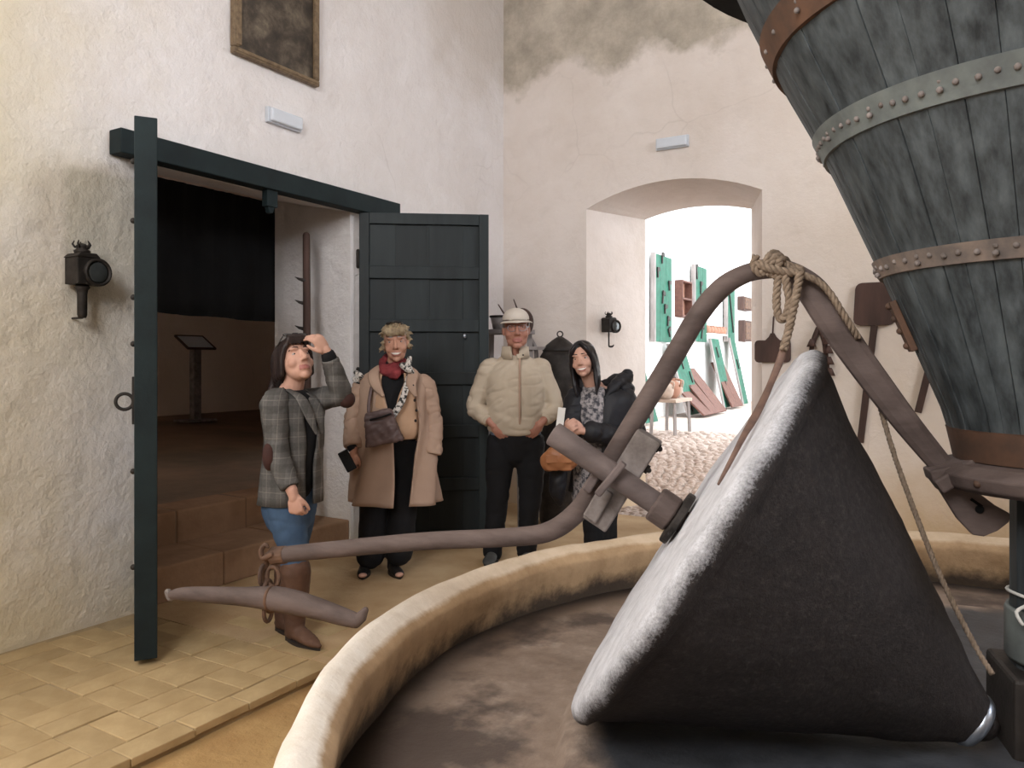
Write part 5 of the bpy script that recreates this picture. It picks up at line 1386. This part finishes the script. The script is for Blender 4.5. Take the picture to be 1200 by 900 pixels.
# black top, peach shirt, belt strap
mb = MB(); mb.tube([P1(461, 432, .02), P1(461, 445, .02), P1(462, 470, 0), P1(463, 500, 0), P1(463, 512, 0)], [(.075, .07), (.165, .10), (.150, .122), (.150, .128), (.165, .130)], 28, 4, ref=Xd)
cloth(t, 'black_top', mb, MAT['black'], .010, 4, (.004, (9, 9, 7)))
lv = smooth_levels([(P1(462, 437, .015), Xd, Fd, .13, .095, .62, 2 * PI - .55), (P1(462, 448, .01), Xd, Fd, .172, .125, .50, 2 * PI - .42), (P1(462, 465, -.01), Xd, Fd, .170, .142, .28, 2 * PI - .30),
     (P1(463, 485, -.01), Xd, Fd, .172, .150, .10, 2 * PI - .10), (P1(464, 503, -.01), Xd, Fd, .182, .155, .03, 2 * PI - .03), (P1(464, 513, 0), Xd, Fd, .168, .140, .03, 2 * PI - .03)])
sh_ = coat_shell(lv, 56, .01, .006, 2).build('shirt', MAT['peach'], t, smooth=True)
for k, (x, y) in enumerate(((484, 452), (486, 469), (488, 481), (487, 493))):
    m = MB(); m.ell(P1(x, y, -.148 - .006 * k), (.010, .006, .010)); m.build('button', MAT['button'], sh_, smooth=True)
st = [P1(x, y, d) for x, y, d in ((482, 434, -.06), (477, 450, -.135), (471, 470, -.185), (462, 485, -.205), (452, 498, -.215))]
m = MB(); m.tube(st, [(.022, .004)] * 5, 8, 4, ref=Xd, round_=False); m.build('bag_strap', MAT['whitescarf'], t, smooth=True)
# scarf
mb = MB()
for k in range(2):
    pts = []
    for j in range(15):
        a = 2 * PI * j / 14; pts.append(P1(461, 425 + 6 * k, .015) + Xd * ((.068 + .014 * k) * math.sin(a)) + Fd * ((.070 + .018 * k) * math.cos(a)) + UP * (-.028 * math.cos(a) + .012 * math.sin(a * 2 + k)))
    mb.tube(pts, [.028] * 15, 10, 3)
mb.ell(P1(462, 438, -.085), (.055, .03, .04))
cloth(t, 'scarf', mb, MAT['redscarf'], .008, 3, (.010, (24, 24, 24)), 2.0)
mb = MB(); mb.tube([P1(471, 427, -.08), P1(478, 432, -.10), P1(484, 437, -.095)], [.02, .03, .012], 8, 3); mb.tube([P1(480, 420, -.05), P1(478, 432, -.10)], [.018, .022], 8, 2)
cloth(t, 'scarf_tip', mb, MAT['whitescarf'], .007, 2, (.006, (30, 30, 30)))
# trousers and sandals
mb = MB(); mb.tube([P1(464, 505, .01), P1(463, 520, .015), P1(462, 535, .02)], [(.155, .125), (.175, .135), (.165, .12)], 28, 3, ref=Xd)
legs(mb, [P1(446, 525, .02), P1(477, 525, .02)], [P1(438, 590, .0), P1(473, 590, 0)], [P1(434, 650, .02), P1(468, 646, .02)], [.105, .100, .092, .092, .095])
cloth(t, 'trousers', mb, MAT['black'], .010, 4, (.010, (7, 7, 3)), 5.0)
shoe(t, P1(428, 423, .10), P1(425, 423, -.13), MAT['shoe'], .95); shoe(t, P1(458, 423, .10), P1(469, 423, -.12), MAT['shoe'], .95)
for c in (P1(425, 423, -.13), P1(468, 423, -.115)):
    m = MB(); m.ell(V((c.x, c.y, .03)), (.026, .03, .014)); m.build('toes', MAT['skin_fair'], t, smooth=True)
# coat: back and two front panels, sleeves, collar
def lev(py, cx, hw, ry, xl, xr, dy=0.02):
    k = Y0 / F
    p0 = math.asin(max(-1, min(1, (xr - cx) / hw))); p1 = 2 * PI + math.asin(max(-1, min(1, (xl - cx) / hw)))
    return (P1(cx, py, dy), Xd, Fd, hw * k, ry, p0, p1)
lv = smooth_levels([lev(432, 461, 20, .085, 447, 476), lev(441, 461, 36, .115, 446, 482), lev(456, 461, 42, .15, 452, 489), lev(480, 462, 43, .175, 460, 492), lev(505, 463, 46, .19, 465, 494),
     lev(530, 463, 48, .20, 467, 490), lev(560, 463, 50, .205, 468, 488), lev(588, 463, 53, .215, 467, 486)])
ct = coat_shell(lv, 96, .014, .026, 4).build('coat', MAT['trench'], t, smooth=True)
for q, k in ((RA, -1), (LAm, 1)):
    mb = MB(); w = q[2] + (q[1] - q[2]).normalized() * (.02 if k < 0 else -.03)
    mb.tube([q[0] + Xd * (-k * .045) + UP * .005, q[0] + UP * -.02, q[0].lerp(q[1], .5), q[1], q[1].lerp(w, .5), w], [.060, .070, .064, .062, .062, .064], 18, 4, round_=False)
    mb.ell(q[0] + Xd * (-k * .02), (.07, .07, .055))
    cloth(t, 'sleeve', mb, MAT['trench'], .008, 3, (.015, (10, 10, 9)), 7.0 + k, ct)
for k in (-1, 1):
    pts = [P1(461 + k * 16, 429, .02), P1(461 + k * 23, 437, -.08), P1(461 + k * 21, 450, -.14), P1(461 + k * (12 if k < 0 else 26), 464, -.165)]
    m = MB(); m.tube(pts, [(.02, .008), (.036, .010), (.034, .010), (.010, .006)], 10, 4, ref=Xd); m.build('lapel', MAT['trench'], ct, smooth=True)
mb = MB(); mb.tube([P1(416, 436, .02), P1(424, 441, -.03), P1(414, 445, 0), P1(421, 449, -.03)], [.015, .018, .014, .008], 8, 3)
cloth(t, 'shoulder_scarf', mb, MAT['whitescarf'], .007, 2, (.008, (30, 30, 30)))
m = MB(); m.tube([P1(413, 518, -.085), P1(413, 524, -.095)], [.036, .036], 16); m.build('bracelet', MAT['black'], t, smooth=True)
# bag and phone she carries are things of their own
o = P1(448, 500, -.24)
b = thing('shoulder_bag', 'plum leather shoulder bag hanging at the hip of the person in the beige coat', 'bag', (o.x, o.y, o.z - .11))
mb = MB(); mb.box(P1(447, 501, -.255), (.25, .075, .215), G.to_3x3() @ Matrix.Rotation(math.radians(-12), 3, 'Y'), .68)
cloth(b, 'bag_body', mb, MAT['plumbag'], .009, 7, (.012, (14, 14, 14)))
m = MB(); m.tube([P1(434, 492, -.292), P1(446, 489, -.305), P1(458, 485, -.292)], [.006, .006, .006], 8, 4); m.build('zip', MAT['black'], b, smooth=True)
m = MB(); m.tube([P1(433, 497, -.22), P1(432, 475, -.17), P1(436, 452, -.13), P1(442, 438, -.06)], [(.011, .004)] * 4, 8, 4, ref=Xd); m.build('strap', MAT['plumbag'], b, smooth=True)
m = MB(); m.torus(P1(462, 487, -.26), .012, .003, W(0, 1, 0), 14, 6); m.build('strap_ring', MAT['steel'], b, smooth=True)
o = P1(407, 540, -.15)
b = thing('mobile_phone', 'black phone held low in the hand of the person in the beige coat', 'phone', (o.x, o.y, o.z - .07))
rt_ = G.to_3x3() @ Matrix.Rotation(math.radians(-28), 3, 'Y') @ Matrix.Rotation(.5, 3, 'Z')
m = MB(); m.box(o, (.07, .012, .14), rt_); m.build('case', MAT['black'], b, bevel=.006)
m = MB(); m.box(o + rt_ @ V((0, -.0065, 0)), (.062, .002, .128), rt_); m.build('screen', MAT['sunglass'], b)

# ------------------------------------------------------------------ 3. young woman in the black hooded coat
Y0 = 5.0
o = P1(702, 423); t = thing('person', 'person with long black hair in a black hooded coat standing beside the archway', 'person', (o.x, o.y, 0))
Fd = W(-.50, -.866).normalized(); Xd = W(.866, -.50).normalized()
Hm = face_frame(P1(683, 422, -.08), -18, 0, -9, .93)
mb = MB(); head_shapes(mb, Hm, .95, .98, 1.3)
mb.tube([Hm @ V((0, .02, -.05)), P1(697, 460, .0)], [.046, .052], 16)
mb.tube([P1(698, 455, .02), P1(702, 470, .02), P1(704, 500), P1(702, 540, .01), P1(702, 555, .01)], [(.06, .055), (.16, .10), (.14, .11), (.165, .125), (.16, .11)], 24, 4, ref=Xd)
LAm = [P1(732, 468, -.02), P1(742, 514, -.10), P1(690, 506, -.30)]; RA = [P1(676, 468, .0), P1(668, 505, -.10), P1(664, 508, -.26)]
for q in (RA, LAm): mb.tube([q[0], q[0].lerp(q[1], .5), q[1], q[1].lerp(q[2], .5), q[2]], [.048, .044, .037, .032, .025], 14, 3)
hand(mb, P1(683, 505, -.31), P1(664, 500, -.33) - P1(683, 505, -.31), W(-.1, .9, .2), -1, .92, .7)
hand(mb, P1(664, 507, -.28), P1(670, 497, -.37) - P1(664, 507, -.28), W(.7, .1, .5), 1, .92, .8)
legs(mb, [P1(690, 548, .02), P1(712, 548, .02)], [P1(694, 608, -.03), P1(712, 608, 0)], [P1(696, 665, .0), P1(713, 663, .0)], [.075, .066, .05, .046, .034])
body = make_body(t, mb, MAT['skin_fair'], Hm)
head_parts(body, Hm, MAT['hair_black'], 1.2)
mb = MB(); r3 = Hm.to_3x3().normalized()
mb.ell(Hm @ V((0, .032, .050)), (.082, .092, .084), r3, 24, 16); mb.ell(Hm @ V((0, .062, -.03)), (.074, .052, .10), r3)
for k in (-1, 1):
    for j in range(5):
        x = .020 + .012 * j
        mb.tube([Hm @ V((k * (.004 + .008 * j), -.040 + .01 * j, .125 - .006 * j)), Hm @ V((k * (.05 + .006 * j), -.062 + .016 * j, .075)), Hm @ V((k * (.074 + .003 * j), -.035 + .018 * j, .0)), Hm @ V((k * (.080), -.02 + .018 * j, -.09)), Hm @ V((k * (.076), -.035 + .02 * j, -.17)), Hm @ V((k * (.068 - .005 * j), -.045 + .02 * j, -.255))], [.010, .014, .015, .016, .014, .004], 8, 4)
for j in range(9): mb.tube([Hm @ V((-.07 + .0175 * j, .085, .02)), Hm @ V((-.07 + .0175 * j, .09, -.10)), Hm @ V((-.06 + .015 * j, .07, -.22))], [.020, .02, .005], 8, 3)
cloth(t, 'hair', mb, MAT['hair_black'], .0065, 2, (.003, (60, 60, 12)))
# printed tunic, trousers, shoes
mb = MB(); mb.tube([P1(692, 458, .0), P1(694, 470, -.03), P1(696, 500, -.04), P1(698, 540, -.03), P1(698, 583, -.02)], [(.075, .06), (.135, .10), (.135, .125), (.15, .135), (.16, .145)], 28, 4, ref=Xd)
cloth(t, 'tunic', mb, MAT['print'], .010, 4, (.012, (10, 10, 3)), 2.0)
mb = MB(); legs(mb, [P1(690, 550, .02), P1(713, 550, .02)], [P1(694, 608, -.02), P1(712, 608, 0)], [P1(697, 664, .0), P1(713, 662, .0)], [.092, .085, .066, .062, .058])
cloth(t, 'trousers', mb, MAT['black'], .010, 4, (.008, (7, 7, 4)))
shoe(t, P1(700, 423, .06), P1(692, 423, -.18), MAT['shoe'], .92); shoe(t, P1(714, 423, .06), P1(711, 423, -.18), MAT['shoe'], .92)
# padded coat
def levx(py, cx, rx, ry, p0, p1, dy=0.02): return (P1(cx, py, dy), Xd, Fd, rx, ry, p0, p1)
lv = smooth_levels([levx(455, 706, .13, .11, .45, 2 * PI - .9), levx(464, 709, .20, .15, .30, 2 * PI - .65), levx(485, 708, .205, .175, .22, 2 * PI - .55), levx(510, 708, .205, .185, .20, 2 * PI - .50), levx(540, 708, .215, .195, .28, 2 * PI - .45), levx(575, 706, .225, .20, .35, 2 * PI - .42)])
ct = coat_shell(lv, 60, .03, .010, 1).build('coat', MAT['puffer'], t, smooth=True)
for q in (RA, LAm):
    mb = MB(); w = q[2] + (q[1] - q[2]).normalized() * .03
    pts = catmull([list(p) for p in (q[0] + UP * .01, q[0].lerp(q[1], .5), q[1], q[1].lerp(w, .5), w)], 6)
    mb.tube([V(p) for p in pts], [.062 + .008 * abs(math.sin(i * .85)) + (.012 if i < 14 else 0) for i in range(len(pts))], 18, 1)
    cloth(t, 'sleeve', mb, MAT['puffer'], .009, 3, (.010, (12, 12, 9)), 4.0, ct)
mb = MB()
pts = [P1(708, 470, -.12), P1(717, 455, -.09), P1(727, 447, -.02), P1(733, 444, .06), P1(722, 446, .14), P1(704, 452, .16)]
mb.tube(pts, [.018, .034, .044, .048, .045, .03], 14, 4); mb.ell(P1(736, 438, .05), (.035, .05, .03), G.to_3x3() @ Matrix.Rotation(.5, 3, 'Y')); mb.ell(P1(730, 456, .03), (.085, .09, .05), G.to_3x3())
cloth(t, 'hood', mb, MAT['puffer'], .009, 3, (.012, (12, 12, 12)), 6.0, ct)
m = MB(); m.tube([P1(697, 508, -.285), P1(693, 507, -.30)], [.034, .034], 14); m.build('bracelet', MAT['button'], t, smooth=True)
o = P1(657, 490, -.32)
m = MB(); m.box(o, (.045, .008, .13), G.to_3x3() @ Matrix.Rotation(.12, 3, 'Y')); lf = m.build('folded_leaflet', MAT['paper'], base=o, bevel=.001); tag(lf, 'white folded leaflet held upright by the person in the black hooded coat', 'leaflet')
o = P1(656, 545, -.26)
b = thing('handbag', 'cognac leather handbag hanging in front of the person in the black hooded coat', 'bag', (o.x, o.y, o.z - .10))
mb = MB(); mb.tube([P1(640, 543, -.24), P1(655, 536, -.26), P1(671, 537, -.24)], [(.055, .035), (.085, .05), (.07, .04)], 18, 4, ref=UP); mb.box(P1(655, 541, -.25), (.155, .07, .105), G.to_3x3())
cloth(b, 'bag_body', mb, MAT['tanbag'], .009, 4, (.006, (14, 14, 14)))
m = MB(); m.tube([P1(644, 530, -.26), P1(652, 512, -.30), P1(664, 508, -.33), P1(670, 520, -.28), P1(669, 532, -.26)], [.007] * 5, 8, 4); m.build('handle', MAT['tanbag'], b, smooth=True)
m = MB(); m.box(P1(655, 538, -.30), (.16, .012, .05), G.to_3x3()); m.build('flap', MAT['tanbag'], b, bevel=.004)
mb = MB(); mb.tube([P1(655, 552, -.14), P1(653, 575, -.14), P1(657, 590, -.12)], [(.055, .05), (.055, .05), (.02, .03)], 14, 3, ref=Xd)
cloth(t, 'coat_tail', mb, MAT['puffer'], .009, 3, (.008, (10, 10, 8)), 3.0, ct)

# ------------------------------------------------------------------ 4. woman in the plaid jacket
Y0 = 3.9
o = P1(345, 423); t = thing('person', 'person in a grey plaid jacket, jeans and brown boots raising a hand to the sunglasses', 'person', (o.x, o.y, 0))
Fd = W(.76, -.65).normalized(); Xd = W(.65, .76).normalized()
Hm = face_frame(P1(346, 424, -.03), 42, 24, -3, 1.02)
mb = MB(); head_shapes(mb, Hm, 1.0, 1.0, .55)
mb.tube([Hm @ V((0, .02, -.05)), P1(341, 465, .0)], [.050, .056], 16)
mb.tube([P1(340, 458, .0), P1(342, 472, .0), P1(342, 510), P1(338, 555, .0), P1(338, 580, .0)], [(.06, .055), (.14, .085), (.115, .095), (.12, .105), (.12, .10)], 24, 4, ref=Xd)
RA = [P1(323, 473, -.13), P1(325, 533, -.19), P1(343, 578, -.25)]; LAm = [P1(363, 470, .10), P1(400, 462, .02), P1(384, 414, -.06)]
for q in (RA, LAm): mb.tube([q[0], q[0].lerp(q[1], .5), q[1], q[1].lerp(q[2], .5), q[2]], [.050, .045, .038, .033, .026], 14, 3)
hand(mb, P1(344, 581, -.255), P1(348, 603, -.26) - P1(344, 581, -.255), W(.2, .9, 0), 1, .95, .9, 1.0, .9)
hand(mb, P1(383, 412, -.065), P1(371, 396, -.09) - P1(383, 412, -.065), W(-.5, .6, -.4), 1, .95, .55, 1.0, .8)
legs(mb, [P1(333, 582, -.05), P1(348, 582, .08)], [P1(343, 645, -.04), P1(343, 640, .12)], [P1(345, 728, -.015), P1(334, 722, .127)], [.080, .068, .050, .046, .032])
body = make_body(t, mb, MAT['skin_fair'], Hm, .0045)
head_parts(body, Hm, MAT['hair_dark'], .5)
# long dark hair with fringe, sunglasses pushed up
mb = MB(); r3 = Hm.to_3x3().normalized()
mb.ell(Hm @ V((0, .030, .050)), (.081, .092, .082), r3, 24, 16); mb.ell(Hm @ V((0, .066, -.02)), (.072, .050, .10), r3)
for k in (-1, 1):
    for j in range(5):
        mb.tube([Hm @ V((k * (.006 + .010 * j), -.058 + .012 * j, .118 - .004 * j)), Hm @ V((k * (.052 + .006 * j), -.062 + .018 * j, .075)), Hm @ V((k * (.074 + .003 * j), -.028 + .024 * j, .02)), Hm @ V((k * .080, .012 + .022 * j, -.06))], [.010, .013, .014, .012], 8, 4)
for j in range(7): 
    x = -.048 + .016 * j; mb.tube([Hm @ V((x * .6, -.05, .122)), Hm @ V((x, -.083, .092)), Hm @ V((x * 1.15, -.087 + abs(x) * .35, .056 - .01 * (j % 2)))], [.010, .011, .003], 8, 3)
for j in range(9):
    x = -.066 + .0165 * j
    h0 = Hm @ V((x, .085, .01)); 
    mb.tube([h0, h0.lerp(P1(323 + j * 1.2, 440, .04 + .01 * j), .8), P1(318 + j * 2.0, 458, -.02 + .03 * j), P1(312 + j * 2.6, 474 - j, -.06 + .04 * j)], [.022, .022, .018, .005], 8, 4)
cloth(t, 'hair', mb, MAT['hair_dark'], .0065, 2, (.003, (60, 60, 12)))
m = MB()
for k in (-1, 1):
    c = Hm @ V((k * .034, -.062, .118)); m.ell(c, (.030, .008, .021), r3 @ Matrix.Rotation(-1.0, 3, 'X'), 14, 8)
    m.tube([Hm @ V((k * .060, -.052, .116)), Hm @ V((k * .084, .0, .07)), Hm @ V((k * .084, .04, .03))], .003, 6, 3)
m.tube([Hm @ V((-.012, -.068, .122)), Hm @ V((.012, -.068, .122))], .004, 6)
m.build('sunglasses', MAT['sunglass'], t, smooth=True)
# black blouse
mb = MB(); mb.tube([P1(341, 462, .0), P1(344, 475, -.01), P1(346, 510, -.01), P1(342, 552, -.01), P1(341, 570, -.01)], [(.07, .065), (.135, .095), (.125, .108), (.12, .112), (.12, .105)], 28, 4, ref=Xd)
cloth(t, 'blouse', mb, MAT['black'], .010, 4, (.006, (9, 9, 7)))
# jeans and boots
mb = MB(); mb.tube([P1(339, 566, .0), P1(339, 585, .01), P1(340, 600, .02)], [(.135, .11), (.145, .12), (.14, .12)], 28, 3, ref=Xd)
legs(mb, [P1(334, 590, -.05), P1(349, 590, .08)], [P1(344, 645, -.04), P1(344, 640, .12)], [P1(346, 688, -.03), P1(339, 682, .13)], [.100, .090, .072, .064, .058])
cloth(t, 'jeans', mb, MAT['denim'], .009, 4, (.008, (9, 9, 8)), 1.0)
for (tx, ty, dy, hx, hd, ex, ed, nm) in ((346, 668, -.04, 338, .02, 384, -.18, 'a'), (340, 664, .13, 326, .16, 356, .03, 'b')):
    top = P1(tx, ty, dy); hb = P1(hx, 423, hd); te = P1(ex, 423, ed)
    d = V((te.x - hb.x, te.y - hb.y, 0)).normalized(); heel = V((hb.x, hb.y, 0)); an = heel + d * .055
    mb = MB(); mb.tube([top, top.lerp(an + UP * .12, .5), an + UP * .12, an + UP * .06], [.078, .070, .054, .048], 18, 4)
    Ln = .255; x = d.cross(UP); Pq = lambda f, z: heel + d * (Ln * f) + UP * z
    mb.tube([Pq(.08, .045), Pq(.3, .05), Pq(.55, .042), Pq(.78, .032), Pq(1.0, .022)], [(.034, .036), (.036, .044), (.041, .034), (.036, .024), (.012, .012)], 14, 4, ref=x)
    bo = cloth(t, 'boot', mb, MAT['boot'], .007, 3, (.005, (20, 20, 14)), 2.0)
    m = MB(); out = [(Ln * (.5 + .52 * math.cos(2 * PI * j / 24)), (.040 - .022 * max(0, math.cos(2 * PI * j / 24))) * math.sin(2 * PI * j / 24)) for j in range(24)]
    m.prism(out, heel + UP * .001, d, x, UP, .014); m.build('sole', MAT['sole'], bo)
    m = MB(); m.box(heel + d * .035 + UP * .016, (.06, .05, .030), Matrix((d, x, UP)).transposed()); m.build('heel', MAT['sole'], bo, bevel=.003)
# plaid jacket
lv = smooth_levels([levx(460, 341, .10, .09, .35, 2 * PI - .30, 0), levx(469, 343, .170, .115, .38, 2 * PI - .20, 0), levx(485, 344, .168, .132, .42, 2 * PI - .18, 0), levx(515, 345, .152, .136, .34, 2 * PI - .12, 0), levx(545, 342, .155, .142, .25, 2 * PI - .10, 0), levx(588, 340, .165, .150, .30, 2 * PI - .06, 0)])
ct = coat_shell(lv, 64, .012, .005, 1).build('jacket', MAT['plaid'], t, smooth=True)
for q, nm in ((RA, 0), (LAm, 1)):
    mb = MB(); w = q[2] + (q[1] - q[2]).normalized() * .03
    inw = (P1(343, 475) - q[0]); inw.z = 0; inw = inw.normalized() * .03
    mb.tube([q[0] + inw + UP * .008, q[0], q[0].lerp(q[1], .5), q[1], q[1].lerp(w, .5), w], [.066, .068, .060, .056, .052, .045], 18, 4, round_=False)
    mb.ell(q[0] + inw * .5, (.066, .066, .055))
    sl = cloth(t, 'sleeve', mb, MAT['plaid'], .008, 3, (.010, (11, 11, 8)), 3.0 + nm, ct)
    e = q[1] + (q[1] - (q[0] + q[2]) / 2).normalized() * .030
    if nm == 0:
        m = MB(); m.ell(q[1] + W(-.032, -.02, -.005), (.034, .046, .070), G.to_3x3() @ Matrix.Rotation(.35, 3, 'Z')); m.build('elbow_patch', MAT['patch'], sl, smooth=True)
    else:
        m = MB(); m.ell(q[1] + W(.026, .0, -.026), (.045, .045, .045)); m.build('elbow_patch', MAT['patch'], sl, smooth=True)
for k, pts in enumerate(([P1(338, 457, -.08), P1(352, 466, -.13), P1(362, 485, -.155), P1(371, 508, -.14)], [P1(352, 455, .03), P1(366, 466, -.01), P1(374, 485, -.06), P1(378, 508, -.07)])):
    m = MB(); m.tube(pts, [(.018, .006), (.030, .007), (.030, .007), (.008, .005)], 10, 4, ref=Xd); m.build('lapel', MAT['plaid'], ct, smooth=True)
m = MB(); m.tube([LAm[2] + (LAm[1] - LAm[2]).normalized() * .012, LAm[2] + (LAm[1] - LAm[2]).normalized() * .028], [.036, .038], 16); m.build('bracelet', MAT['black'], t, smooth=True)
